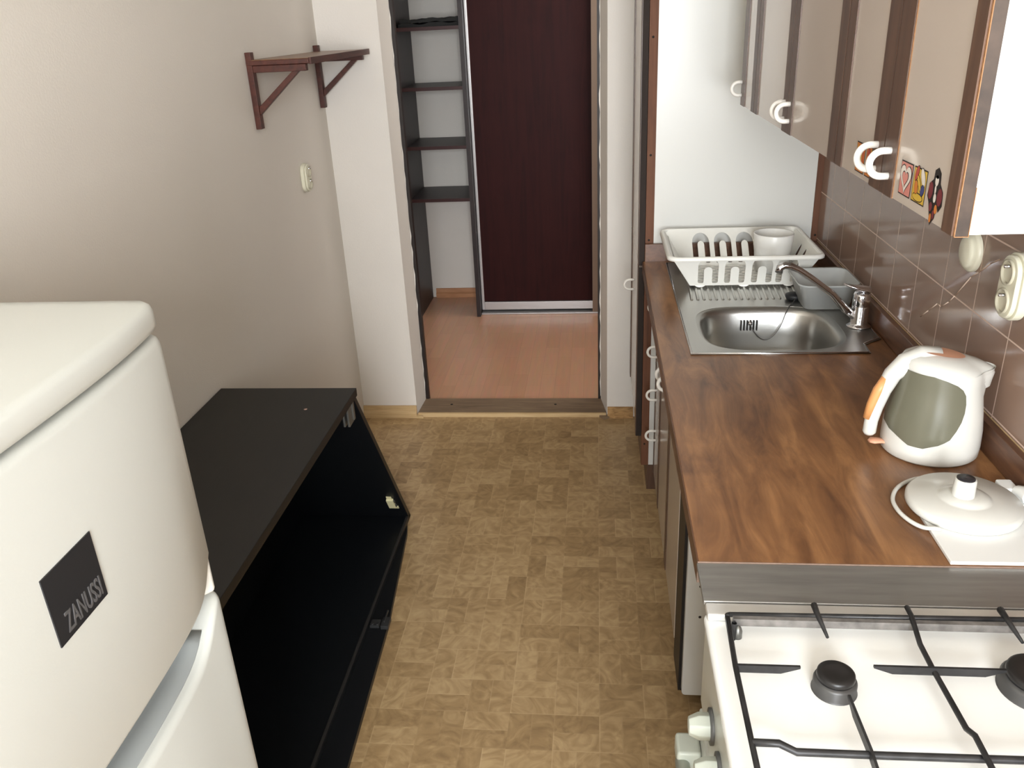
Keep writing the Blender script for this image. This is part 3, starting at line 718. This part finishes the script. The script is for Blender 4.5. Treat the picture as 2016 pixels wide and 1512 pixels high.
# ------------------------------------------------------------------ dish rack
dr = thing('dish_rack', 'white plastic dish rack with arched slots on the drainer', 'dish rack', (0.41, 2.42, 0.875))
RB = (0.262, 0.560, 2.318, 2.520, 0.882); RT = (0.206, 0.602, 2.262, 2.588, 0.978)
def arch_hole(xc, wd_, z0, z1, tw, tz):
    pts = []
    R_ = wd_/2
    pts.append((xc-R_, z0)); 
    for i in range(13):
        a = PI-PI*i/12; pts.append((xc+R_*math.cos(a), z1-R_+R_*math.sin(a)))
    pts.append((xc+R_, z0)); pts.append((xc+R_-0.004, z0-0.004)); pts.append((xc+tw+0.002, z0-0.004)); pts.append((xc+tw, z0+0.002))
    for i in range(9):
        a = PI*i/8; pts.append((xc+tw*math.cos(a), tz-tw+tw*math.sin(a)))
    pts.append((xc-tw, z0+0.002)); pts.append((xc-tw-0.002, z0-0.004)); pts.append((xc-R_+0.004, z0-0.004))
    return pts
H = RT[4]-RB[4]
def wall_map(side):
    def fn(u, v, w_):          # u in -1..1 across scaled by half lengths below, v height 0..H
        q = v/H
        if side in ('near', 'far'):
            hx = (RB[1]-RB[0])/2*(1-q)+(RT[1]-RT[0])/2*q; xc = (RB[0]+RB[1])/2*(1-q)+(RT[0]+RT[1])/2*q
            yb, yt = (RB[2], RT[2]) if side == 'near' else (RB[3], RT[3])
            return (xc+u, yb*(1-q)+yt*q+w_, RB[4]+v)
        hy = (RB[3]-RB[2])/2*(1-q)+(RT[3]-RT[2])/2*q; yc = (RB[2]+RB[3])/2*(1-q)+(RT[2]+RT[3])/2*q
        xb, xt = (RB[0], RT[0]) if side == 'left' else (RB[1], RT[1])
        return (xb*(1-q)+xt*q+w_, yc+u, RB[4]+v)
    return fn
def quadplate(L_, holes, side):
    i_ = 0 if side in ('near', 'far') else 2
    a_, b_ = (RB[i_+1]-RB[i_])/2, (RT[i_+1]-RT[i_])/2
    return plate([(-a_, 0), (0, 0), (a_, 0), ((a_+b_)/2, H/2), (b_, H), (0, H), (-b_, H), (-(a_+b_)/2, H/2)], holes, 0.0026, wall_map(side))
nh = [arch_hole(x, 0.056, 0.012, 0.0945, 0.0115, 0.064) for x in (-0.100, -0.027, 0.047, 0.114)]
fh = [arch_hole(x, 0.052, 0.012, 0.088, 0.0100, 0.066) for x in (-0.090, -0.024, 0.042)]
mk('near_wall', quadplate(0.15, nh, 'near'), 'rack', dr)
mk('far_wall', quadplate(0.15, fh, 'far'), 'rack', dr)
mk('end_wall', quadplate(0.10, [], 'left'), 'rack', dr)
mk('end_wall', quadplate(0.10, [[(0.03+0.012*math.cos(a), 0.052+0.028*math.sin(a)) for a in [2*PI*i/14 for i in range(14)]], [(-0.03+0.012*math.cos(a), 0.052+0.028*math.sin(a)) for a in [2*PI*i/14 for i in range(14)]]], 'right'), 'rack', dr)
holes = []
for j in range(12):
    for i in range(9):
        xx = 0.290+0.0285*i+(0.014 if j % 2 else 0); yy = 2.330+0.0158*j
        if xx > 0.545: continue
        holes.append([(xx+0.0112*math.cos(a), yy+0.0054*math.sin(a)) for a in [2*PI*k/10 for k in range(10)]])
bm = plate([(RB[0], RB[2]), (RB[1], RB[2]), (RB[1], RB[3]), (RB[0], RB[3])], holes, 0.0026, lambda u, v, w_: (u, v, w_+RB[4]+0.001)); mk('slotted_floor', bm, 'rack', dr)
bm = bm_new()
ro, ri = rrect(RT[0]-0.014, RT[1]+0.014, RT[2]-0.012, RT[3]+0.012, 0.034, 6), rrect(RT[0], RT[1], RT[2], RT[3], 0.022, 6)
def loop(pts, z): return [bm.verts.new((a, b2, z)) for a, b2 in pts]
Ls = [loop(ri, RT[4]-0.004), loop(ri, RT[4]+0.001), loop([((a*2+c_[0])/3, (b2*2+c_[1])/3) for (a, b2), c_ in zip(ri, ro)], RT[4]+0.004), loop([((a+c_[0]*3)/4, (b2+c_[1]*3)/4) for (a, b2), c_ in zip(ri, ro)], RT[4]+0.003), loop(ro, RT[4]-0.002), loop(ro, RT[4]-0.008), loop([(a*0.1+c_[0]*0.9, b2*0.1+c_[1]*0.9) for (a, b2), c_ in zip(ri, ro)], RT[4]-0.008)]
for A, B in zip(Ls, Ls[1:]):
    for k in range(len(A)):
        f = bm.faces.new((A[k], A[(k+1) % len(A)], B[(k+1) % len(A)], B[k])); f.smooth = True
mk('rolled_rim', bm, 'rack', dr)
for fx_ in (0.290, 0.412, 0.535):
    for fy_ in (RB[2]-0.001, RB[3]-0.009):
        bm = bm_new(); prism(bm, [(fx_+0.016*math.cos(a), fy_, RB[4]+0.004+0.0095*math.sin(a)) for a in [PI+PI*i/8 for i in range(9)]], (0, 0.010, 0)); mk('foot', bm, 'rack', dr)
bm = bm_new()   # ribs inside the left end
for k in range(11):
    q = 0.08+0.08*k
    if q > 0.95: break
    xb = RB[0]*(1-q)+RT[0]*q+0.003; y0 = RB[2]*(1-q)+RT[2]*q+0.02; y1 = RB[3]*(1-q)+RT[3]*q-0.02
    box(bm, xb, xb+0.002, y0, y1, RB[4]+H*q-0.0012, RB[4]+H*q+0.0012)
mk('end_ribs', bm, 'rack', dr)

cp = thing('cutlery_cup', 'plain white plastic cup standing in the dish rack', 'cup', (0.515, 2.455, 0.886))
bm = bm_new(); lathe(bm, [(0.0001, 0.003), (0.044, 0.003), (0.053, 0.108), (0.0555, 0.111), (0.057, 0.108), (0.048, 0.0), (0.0001, 0.0)], (0.512, 2.452, 0.887), 40); mk('body', bm, 'cup', cp)

# ------------------------------------------------------------------ translucent tub
tb = thing('plastic_tub', 'frosted translucent plastic tub behind the mixer tap', 'tub', (0.59, 2.15, 0.874))
bm = bm_new()
b0 = rrect(0.536, 0.648, 2.112, 2.215, 0.018, 6); b1 = rrect(0.512, 0.657, 2.075, 2.235, 0.026, 6); rimo = rrect(0.508, 0.661, 2.070, 2.240, 0.030, 6)
Ls = [[bm.verts.new((a, b2, z)) for a, b2 in P] for P, z in ((b0, 0.8775), (b1, 0.950), (rimo, 0.952), (rimo, 0.947))]
bm.faces.new(Ls[0])
for A, B in zip(Ls, Ls[1:]):
    for k in range(len(A)):
        f = bm.faces.new((A[k], A[(k+1) % len(A)], B[(k+1) % len(A)], B[k])); f.smooth = True
o = mk('body', bm, 'tub', tb); so = o.modifiers.new('s', 'SOLIDIFY'); so.thickness = 0.0015

# ------------------------------------------------------------------ kettle
kt = thing('kettle', 'white electric kettle with large green-grey water window and orange grip', 'kettle', (0.582, 1.365, 0.871))
kc = (0.582, 1.365)
kprof = [(0.0001, 0.0), (0.076, 0.0), (0.0795, 0.004), (0.0805, 0.02), (0.0795, 0.05), (0.0755, 0.08), (0.070, 0.11), (0.066, 0.135), (0.0655, 0.150), (0.064, 0.158)]
bm = bm_new(); rg = lathe(bm, kprof, (kc[0], kc[1], 0.871), 56, sy=0.95)
for ring, (r_, z_) in zip(rg, kprof):
    for v in ring:
        dx = v.co.x-kc[0]; dy = abs(v.co.y-kc[1])
        if z_ > 0.10 and dx > 0 and r_ > 0.01:
            k = max(0, 1-(dy/0.030)**2)*((z_-0.10)/0.058)**1.6; v.co.x += 0.022*k
mk('body', bm, 'kettle', kt)
bm = bm_new()
lid = [(0.0625, 0.138), (0.0640, 0.150), (0.066, 0.162), (0.062, 0.170), (0.050, 0.178), (0.030, 0.184), (0.0001, 0.186)]
rg = lathe(bm, lid, (kc[0], kc[1], 0.871), 56, sy=0.95)
for ring, (r_, z_) in zip(rg, lid):
    for v in ring:
        dx = v.co.x-kc[0]; dy = abs(v.co.y-kc[1])
        if dx > 0: v.co.x += 0.020*max(0, 1-(dy/0.030)**2)*min(1, r_/0.06)**2
        v.co.z -= (dx+0.02)*0.16
mk('lid', bm, 'kettle', kt)
bm = bm_new(); rows = []
for i in range(5):
    rr_ = i/4
    rows.append([])
    for k in range(28):
        a = 2*PI*k/28; x = kc[0]-0.004+0.030*rr_*math.cos(a)*1.15; y = kc[1]-0.008+0.022*rr_*math.sin(a)
        z = 0.871+0.1885-((x-kc[0])+0.02)*0.16-0.10*((x-kc[0])**2+(y-kc[1])**2)/0.05
        rows[-1].append(bm.verts.new((x, y, z+0.0008)))
for A, B in zip(rows[1:], rows[2:]):
    for k in range(28): bm.faces.new((A[k], A[(k+1) % 28], B[(k+1) % 28], B[k])).smooth = True
bm.faces.new(rows[1])
for v in rows[0]: bm.verts.remove(v)
mk('lid_button', bm, 'salmon', kt, label='oval salmon inset in the lid')
# water window hugging the near side of the body
wl = [(0.905, 0.525, 0.545), (0.909, 0.519, 0.553), (0.914, 0.512, 0.566), (0.9195, 0.5065, 0.575), (0.925, 0.5055, 0.583), (0.940, 0.507, 0.592), (0.955, 0.508, 0.599), (0.970, 0.5085, 0.603), (0.985, 0.5095, 0.604), (1.000, 0.512, 0.602), (1.010, 0.513, 0.596), (1.018, 0.514, 0.586), (1.025, 0.5145, 0.570), (1.031, 0.516, 0.550)]
def kr(z):
    z -= 0.871
    for (r0, z0), (r1, z1) in zip(kprof[1:], kprof[2:]):
        if z0 <= z <= z1: return r0+(r1-r0)*(z-z0)/(z1-z0)
    return 0.065
bm = bm_new(); rows = []
for z, xa, xb in wl:
    R_ = kr(z)+0.0012; row = []
    aa = -2.9 if z == 0.9195 else -3.25 if z == 0.925 else -PI-0.45 if xa < 0.515 and z > 0.92 else -math.acos(max(-1, min(1, (xa-kc[0])/R_)))
    ab = -math.acos(max(-1, min(1, (xb-kc[0])/R_)))
    for i in range(25):
        a = aa+(ab-aa)*i/24; row.append(bm.verts.new((kc[0]+R_*math.cos(a), kc[1]+0.95*R_*math.sin(a), z)))
    rows.append(row)
for A, B in zip(rows, rows[1:]):
    for i in range(24): bm.faces.new((A[i], A[i+1], B[i+1], B[i])).smooth = True
mk('water_window', bm, 'kwindow', kt, label='green-grey translucent water window')
bm = bm_new(); hp = [(0.572, 1.362, 1.042), (0.545, 1.362, 1.044), (0.520, 1.362, 1.035), (0.502, 1.362, 1.014), (0.491, 1.362, 0.985), (0.483, 1.362, 0.955), (0.478, 1.362, 0.928), (0.477, 1.362, 0.905), (0.477, 1.362, 0.900)]
tube(bm, hp, [0.022, 0.021, 0.0175, 0.015, 0.013, 0.012, 0.0115, 0.0115, 0.008], 18, sq=1.0); mk('handle', bm, 'kettle', kt)
bm = bm_new(); gp = [(0.4925, 1.360, 1.008), (0.482, 1.360, 0.985), (0.4745, 1.360, 0.958), (0.4695, 1.360, 0.932)]
tube(bm, gp, [0.0085, 0.0095, 0.0088, 0.007], 14); mk('grip', bm, 'orange', kt, label='orange rubber grip')
bm = bm_new(); tube(bm, [(0.512, 1.362, 0.884), (0.497, 1.360, 0.888), (0.484, 1.358, 0.889), (0.477, 1.357, 0.888)], [0.008, 0.009, 0.011, 0.005], 14, sq=0.4); mk('switch', bm, 'salmon', kt, label='salmon on-off lever')

# ------------------------------------------------------------------ white board, kettle base
wbd = thing('ceramic_board', 'square white board under the kettle base at the worktop end', 'board', (0.58, 1.11, 0.8705))
mbox('plate', (0.492, 0.664, 1.017, 1.205, 0.8706, 0.8762), 'whiteboard', wbd, 0.0008)
kb = thing('power_base', 'round white kettle power base with central connector and cord', 'kettle base', (0.56, 1.16, 0.877))
bcx, bcy = 0.562, 1.160
bm = bm_new(); lathe(bm, [(0.0001, 0), (0.080, 0), (0.083, 0.004), (0.083, 0.011), (0.079, 0.016), (0.040, 0.0175), (0.036, 0.0185), (0.033, 0.0215), (0.022, 0.0235), (0.0001, 0.0238)], (bcx, bcy, 0.8768), 56)
mk('disc', bm, 'kettle', kb)
bm = bm_new(); lathe(bm, [(0.0165, 0.0), (0.0155, 0.027), (0.0145, 0.0285), (0.0001, 0.0285)], (bcx-0.004, bcy-0.002, 0.8998), 30); cn = mk('connector', bm, 'kettle', kb)
bm = bm_new(); lathe(bm, [(0.0132, 0.0), (0.0132, 0.0012), (0.006, 0.0006), (0.0001, 0.0018)], (bcx-0.004, bcy-0.002, 0.9283), 24); mk('connector_cap', bm, mat('connector_black', (44, 42, 46), 0.35), cn)
bm = bm_new(); cpth = [(0.640, 1.225, 0.8742), (0.610, 1.248, 0.8742), (0.565, 1.257, 0.8742), (0.520, 1.248, 0.8742), (0.486, 1.222, 0.8742), (0.466, 1.185, 0.8742), (0.464, 1.150, 0.8742), (0.472, 1.122, 0.8742), (0.484, 1.104, 0.8752), (0.494, 1.094, 0.880), (0.505, 1.090, 0.881)]
sm = []
for i in range(len(cpth)-1):
    p0, p1, p2, p3 = [Vector(cpth[j]) for j in (max(i-1, 0), i, i+1, min(i+2, len(cpth)-1))]
    for s in range(5):
        q = s/5; sm.append(0.5*((2*p1)+(p2-p0)*q+(2*p0-5*p1+4*p2-p3)*q*q+(3*p1-p0-3*p2+p3)*q**3))
tube(bm, sm, 0.0034, 10); cd = mk('cord', bm, 'kettle', kb)
bm = bm_new(); box(bm, 0.636, 0.660, 1.196, 1.228, 0.8708, 0.888); tube(bm, [(0.656, 1.20, 0.882), (0.662, 1.186, 0.886), (0.664, 1.168, 0.888)], [0.010, 0.012, 0.013], 10)
mk('power_plug', bm, 'whiteboard', cd, 0.003)

# ------------------------------------------------------------------ stove
st = thing('gas_stove', 'white gas stove with black wire grate beside the worktop end', 'stove', (0.42, 0.67, 0))
SY0, SY1 = 0.415, 0.925
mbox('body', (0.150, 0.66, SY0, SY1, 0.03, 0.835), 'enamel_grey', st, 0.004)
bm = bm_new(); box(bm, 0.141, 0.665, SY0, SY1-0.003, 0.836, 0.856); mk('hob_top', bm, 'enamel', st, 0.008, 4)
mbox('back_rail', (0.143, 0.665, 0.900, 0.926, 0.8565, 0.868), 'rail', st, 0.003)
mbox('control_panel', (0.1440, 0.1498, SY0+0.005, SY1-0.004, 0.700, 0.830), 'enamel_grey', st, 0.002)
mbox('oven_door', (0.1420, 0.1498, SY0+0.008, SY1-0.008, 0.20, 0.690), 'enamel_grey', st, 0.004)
for i in range(5):
    y = 0.812-0.070*i; z = 0.762
    bm = bm_new(); lathe(bm, [(0.023, 0), (0.023, -0.004), (0.0001, -0.004)], (0.1438, y, z), 24, axis='x'); kn0 = mk('knob', bm, 'greydisc', st)
    bm = bm_new()
    rr = lathe(bm, [(0.0175, 0), (0.0175, -0.013), (0.0115, -0.026), (0.0001, -0.0265)], (0.1395, y, z), 8, axis='x')
    for f in bm.faces: f.smooth = False
    mk('knob_grip', bm, 'knob', kn0, 0.0015, label='faceted white grip')
bm = bm_new()
tube(bm, [(0.116, 0.468, 0.634), (0.116, 0.872, 0.634)], 0.010, 14); oh = mk('oven_handle', bm, 'knob', st)
for y in (0.885, 0.455): mbox('bracket', (0.108, 0.1418, y-0.020, y+0.020, 0.622, 0.655), 'knob', oh, 0.005)
# burners
def burner(x, y, r):
    bm = bm_new(); lathe(bm, [(r*1.22, 0.0002), (r*1.16, 0.002), (r*1.16, 0.014), (r*1.08, 0.017), (r*0.4, 0.017)], (x, y, 0.856), 40); b0_ = mk('burner', bm, ['enamel', 'burner_ring'], st)
    for p in b0_.data.polygons:
        if Vector((p.center.x+st.location.x-x, p.center.y+st.location.y-y)).length < r*1.2: p.material_index = 1
    bm = bm_new(); lathe(bm, [(r*0.5, 0.0), (r*0.98, 0.0), (r*1.02, 0.003), (r*1.0, 0.0075), (r*0.92, 0.009), (r*0.6, 0.0085), (r*0.3, 0.0075), (0.0001, 0.0072)], (x, y, 0.8735), 40); mk('burner_cap', bm, 'burner', b0_)
burner(0.277, 0.785, 0.0215); burner(0.506, 0.795, 0.033); burner(0.277, 0.55, 0.028); burner(0.506, 0.55, 0.0215)
bm = bm_new(); GZ = 0.882; gr = 0.0034
def wire(pts, r=gr): tube(bm, pts, r, 8)
wire([(0.168, 0.884, GZ), (0.62, 0.889, GZ)]); 
box(bm, 0.172, 0.615, 0.874, 0.881, 0.872, GZ+0.001, 1)
wire([(0.165, 0.878, GZ), (0.162, 0.79, GZ), (0.162, 0.675, GZ), (0.163, 0.45, GZ)]); wire([(0.168, 0.884, GZ), (0.1655, 0.883, GZ), (0.165, 0.878, GZ)])
wire([(0.163, 0.45, GZ), (0.62, 0.452, GZ)]); wire([(0.62, 0.889, GZ), (0.62, 0.452, GZ)])
wire([(0.279, 0.905, GZ+0.002), (0.279, 0.89, GZ+0.002), (0.281, 0.843, GZ+0.002)], [0.0045, 0.004, 0.002])
wire([(0.509, 0.905, GZ+0.002), (0.509, 0.89, GZ+0.002), (0.509, 0.843, GZ+0.002)], [0.0045, 0.004, 0.002])
wire([(0.395, 0.905, GZ+0.002), (0.395, 0.888, GZ+0.002), (0.391, 0.858, GZ+0.002), (0.391, 0.842, GZ-0.004), (0.391, 0.80, GZ-0.004), (0.394, 0.71, GZ-0.004), (0.396, 0.695, GZ+0.002), (0.396, 0.67, GZ+0.002), (0.396, 0.46, GZ)])
def finger(a, b2, hgt=0.010):
    a, b2 = Vector(a), Vector(b2); d = (b2-a).normalized(); s = Vector((-d.y, d.x, 0))*0.0016
    pr = [a+Vector((0, 0, 0.003)), b2+Vector((0, 0, 0.003)), b2+Vector((0, 0, 0.000)), b2-d*0.022-Vector((0, 0, hgt*0.8)), a-Vector((0, 0, hgt*0.8))]
    prism(bm, [p-s for p in pr], s*2)
finger((0.162, 0.790, GZ), (0.237, 0.790, GZ)); finger((0.393, 0.795, GZ), (0.322, 0.795, GZ)); finger((0.393, 0.795, GZ), (0.470, 0.795, GZ))
finger((0.62, 0.795, GZ), (0.545, 0.795, GZ))
wire([(0.162, 0.675, GZ+0.001), (0.190, 0.675, GZ+0.001), (0.208, 0.671, GZ-0.006), (0.30, 0.671, GZ-0.006), (0.50, 0.673, GZ-0.006), (0.62, 0.675, GZ)], 0.0042)
finger((0.283, 0.670, GZ), (0.281, 0.747, GZ)); finger((0.283, 0.670, GZ), (0.281, 0.60, GZ)); finger((0.506, 0.670, GZ), (0.506, 0.745, GZ)); finger((0.506, 0.670, GZ), (0.506, 0.60, GZ))
for y in (0.55,):
    finger((0.162, y, GZ), (0.237, y, GZ)); finger((0.393, y, GZ), (0.322, y, GZ)); finger((0.393, y, GZ), (0.470, y, GZ)); finger((0.62, y, GZ), (0.545, y, GZ))
finger((0.279, 0.452, GZ), (0.279, 0.51, GZ)); finger((0.506, 0.452, GZ), (0.506, 0.51, GZ))
for x, y in ((0.172, 0.868), (0.612, 0.868), (0.172, 0.466), (0.612, 0.466)): lathe(bm, [(0.0035, 0.0), (0.0035, 0.026)], (x, y, 0.856), 8)
gt = mk('grate', bm, ['iron', 'iron2'], st, label='black wire pan support')
bm = bm_new(); lathe(bm, [(0.0001, 0), (0.006, 0.0), (0.006, 0.010), (0.004, 0.016), (0.0001, 0.018)], (0.178, 0.872, 0.856), 14); mk('grate_stud', bm, 'hinge', gt)

gs = mbox('gap_strip', (0.141, 0.664, 0.927, 1.0130, 0.862, 0.8690), 'steel2', None, 0.0012)
tag(gs, 'flat brushed steel strip bridging the gap between stove and worktop', 'cover strip')

# ------------------------------------------------------------------ wall cabinets
UX, UZ = 0.370, 1.372
def wall_cabinet(y0, y1, doors, label):
    w_ = thing('wall_cabinet', label, 'cabinet', (0.53, (y0+y1)/2, UZ))
    mbox('carcass', (UX+0.0145, XR-0.009, y0, y1, UZ+0.001, UZ+0.72), 'side_white', w_)
    for ya, yb, hy, strips in doors:
        d = mbox('door', (UX, UX+0.0140, ya, yb, UZ, UZ+0.72), 'beige', w_, 0.0008)
        for s0, s1 in strips: mbox('frame_strip', (UX-0.0022, UX-0.0002, s0, s1, UZ, UZ+0.72), 'brown', d)
        c_handle(d, UX-0.0022, hy, UZ+0.040, 0.0158, 0.0046, 0.009)
    return w_
wc1 = wall_cabinet(0.895, 1.366, [(0.896, 1.1395, 1.113, ((0.896, 0.924), (1.093, 1.1395))), (1.1425, 1.3655, 1.167, ((1.1425, 1.187), (1.330, 1.3655)))], 'nearest wall cabinet with small stickers on its beige doors')
wc2 = wall_cabinet(1.369, 2.098, [(1.370, 1.731, 1.713, ((1.370, 1.413), (1.690, 1.731))), (1.734, 2.097, 1.758, ((1.734, 1.776), (2.056, 2.097)))], 'middle wall cabinet with two plain beige doors over the sink')
wc3 = wall_cabinet(2.101, 2.300, [(2.102, 2.299, 2.288, ((2.102, 2.143), (2.242, 2.299)))], 'farthest narrow wall cabinet before the pantry')
near_door = [o for o in wc1.children if o.name.startswith('door')][0]
far_door = [o for o in wc1.children if o.name.startswith('door')][1]
bm = bm_new(); box(bm, UX+0.0005, UX+0.0137, 0.8935, 0.8958, UZ, UZ+0.72)
mk('worn_edge', bm, mat('worn_brown_edge', (66, 53, 44), 0.5, var=0.35, vscale=45), near_door, label='worn brown door edge')
bm = bm_new(); box(bm, UX-0.0004, UX+0.0005, 0.8925, 0.8958, UZ, UZ+0.72); box(bm, UX, UX+0.0144, 0.8925, 0.8958, UZ-0.0010, UZ-0.0002); box(bm, UX+0.0137, UX+0.0144, 0.8925, 0.8958, UZ, UZ+0.05)
mk('bare_edge_line', bm, 'chip', near_door, label='bare orange chipboard line along the edge')
bm = bm_new(); box(bm, UX-0.0010, UX-0.0002, 1.0912, 1.0928, UZ, UZ+0.72); mk('bare_edge_line', bm, 'chip', near_door)
# stickers: flat coloured pictures on the doors
SX = UX-0.0004
def poly(bm, pts, lift, mi):   # pts are (y, z)
    prism(bm, [(SX-lift, a, b2) for a, b2 in pts], (-0.00015, 0, 0), mi)
def ell(c, ry, rz, n=18, rot=0.0, tip=0.0):
    out = []
    for i in range(n):
        a = 2*PI*i/n; u, v = ry*math.cos(a), rz*math.sin(a); out.append((c[0]+u*math.cos(rot)-v*math.sin(rot), c[1]+u*math.sin(rot)+v*math.cos(rot)))
    return out
def sq(y0, y1, z0, z1): return [(y0, z0), (y1, z0), (y1, z1), (y0, z1)]
def heart(c, s):
    P = []
    for i in range(26):
        t_ = 2*PI*i/26; P.append((c[0]+s*16*math.sin(t_)**3/17, c[1]+s*(13*math.cos(t_)-5*math.cos(2*t_)-2*math.cos(3*t_)-math.cos(4*t_))/17)); 
    return P
bm = bm_new(); y0, y1, z0, z1 = 1.034, 1.074, 1.383, 1.423
poly(bm, sq(y0, y1, z0, z1), 0, 0); poly(bm, sq(y0+.0015, y1-.0015, z0+.0015, z1-.0015), .0002, 1)
poly(bm, heart((1.054, 1.405), 0.0205), .0004, 0); poly(bm, heart((1.054, 1.405), 0.0188), .0006, 2); poly(bm, heart((1.054, 1.404), 0.0115), .0008, 0); poly(bm, heart((1.054, 1.404), 0.0098), .0010, 1)
mk('sticker', bm, ['out', 's_pink', 's_white'], near_door, label='square sticker with a pink heart')
bm = bm_new(); y0, y1 = 0.987, 1.029
poly(bm, sq(y0, y1, z0, z1), 0, 0); poly(bm, sq(y0+.0015, y1-.0015, z0+.0015, z1-.0015), .0002, 1)
for c_, ry, rz, ro_, mi in (((1.018, 1.416), .004, .009, 0.4, 3), ((0.998, 1.414), .005, .011, -0.6, 2), ((1.016, 1.400), .005, .008, -0.3, 4), ((0.996, 1.400), .005, .007, 0.5, 5), ((1.008, 1.406), .003, .010, -0.7, 1)):
    poly(bm, ell(c_, ry+.001, rz+.001, rot=ro_), .0004, 0); poly(bm, ell(c_, ry, rz, rot=ro_), .0006, mi)
poly(bm, ell((1.008, 1.390), 0.0165, 0.0052), .0004, 0); poly(bm, ell((1.008, 1.390), 0.0152, 0.0040), .0006, 1)
mk('sticker', bm, ['out', 's_yellow', 's_white', 's_red', 's_orange', 's_blue'], near_door, label='square yellow sticker with coloured petals')
bm = bm_new()
poly(bm, [(0.967, 1.428), (0.958, 1.432), (0.950, 1.427), (0.948, 1.416), (0.938, 1.408), (0.936, 1.394), (0.944, 1.386), (0.950, 1.392), (0.952, 1.378), (0.962, 1.368), (0.968, 1.380), (0.974, 1.392), (0.980, 1.398), (0.978, 1.412), (0.968, 1.418)], 0, 0)
for c_, ry, rz, mi in (((0.958, 1.425), .0065, .005, 0), ((0.958, 1.418), .0045, .006, 2), ((0.959, 1.408), .002, .005, 2), ((0.945, 1.402), .0068, .0095, 1), ((0.972, 1.405), .0062, .0095, 1), ((0.958, 1.399), .0035, .005, 2), ((0.951, 1.388), .0036, .005, 3), ((0.966, 1.388), .0042, .005, 1), ((0.956, 1.381), .003, .005, 1), ((0.963, 1.376), .0028, .005, 3)):
    poly(bm, ell(c_, ry, rz), .0003, mi)
mk('sticker', bm, ['out', 's_maroon', 's_white', 's_orange'], near_door, label='cut-out sticker in maroon and white with black outline')
bm = bm_new(); y0, y1, z0, z1 = 1.222, 1.262, 1.379, 1.420
poly(bm, sq(y0, y1, z0, z1), 0, 0); poly(bm, sq(y0+.0015, y1-.0015, z0+.0015, z1-.0015), .0002, 1)
for k in range(4): poly(bm, ell((1.229+.009*k, 1.402), .0022, .014), .0004, 2 if k % 2 else 3)
mk('sticker', bm, ['out', 's_orange', 's_yellow', 's_red'], far_door, label='orange striped square sticker')
bm = bm_new(); y0, y1 = 1.176, 1.216
poly(bm, sq(y0, y1, z0, z1), 0, 0); poly(bm, sq(y0+.0015, y1-.0015, z0+.0015, z1-.0015), .0002, 1)
for c_, mi in (((1.204, 1.41), 2), ((1.190, 1.41), 3), ((1.204, 1.392), 3), ((1.190, 1.392), 4)): poly(bm, ell(c_, .006, .008), .0004, 0); poly(bm, ell(c_, .005, .007), .0006, mi)
mk('sticker', bm, ['out', 's_orange', 's_red', 's_yellow', 's_blue'], far_door, label='square sticker with coloured ovals')
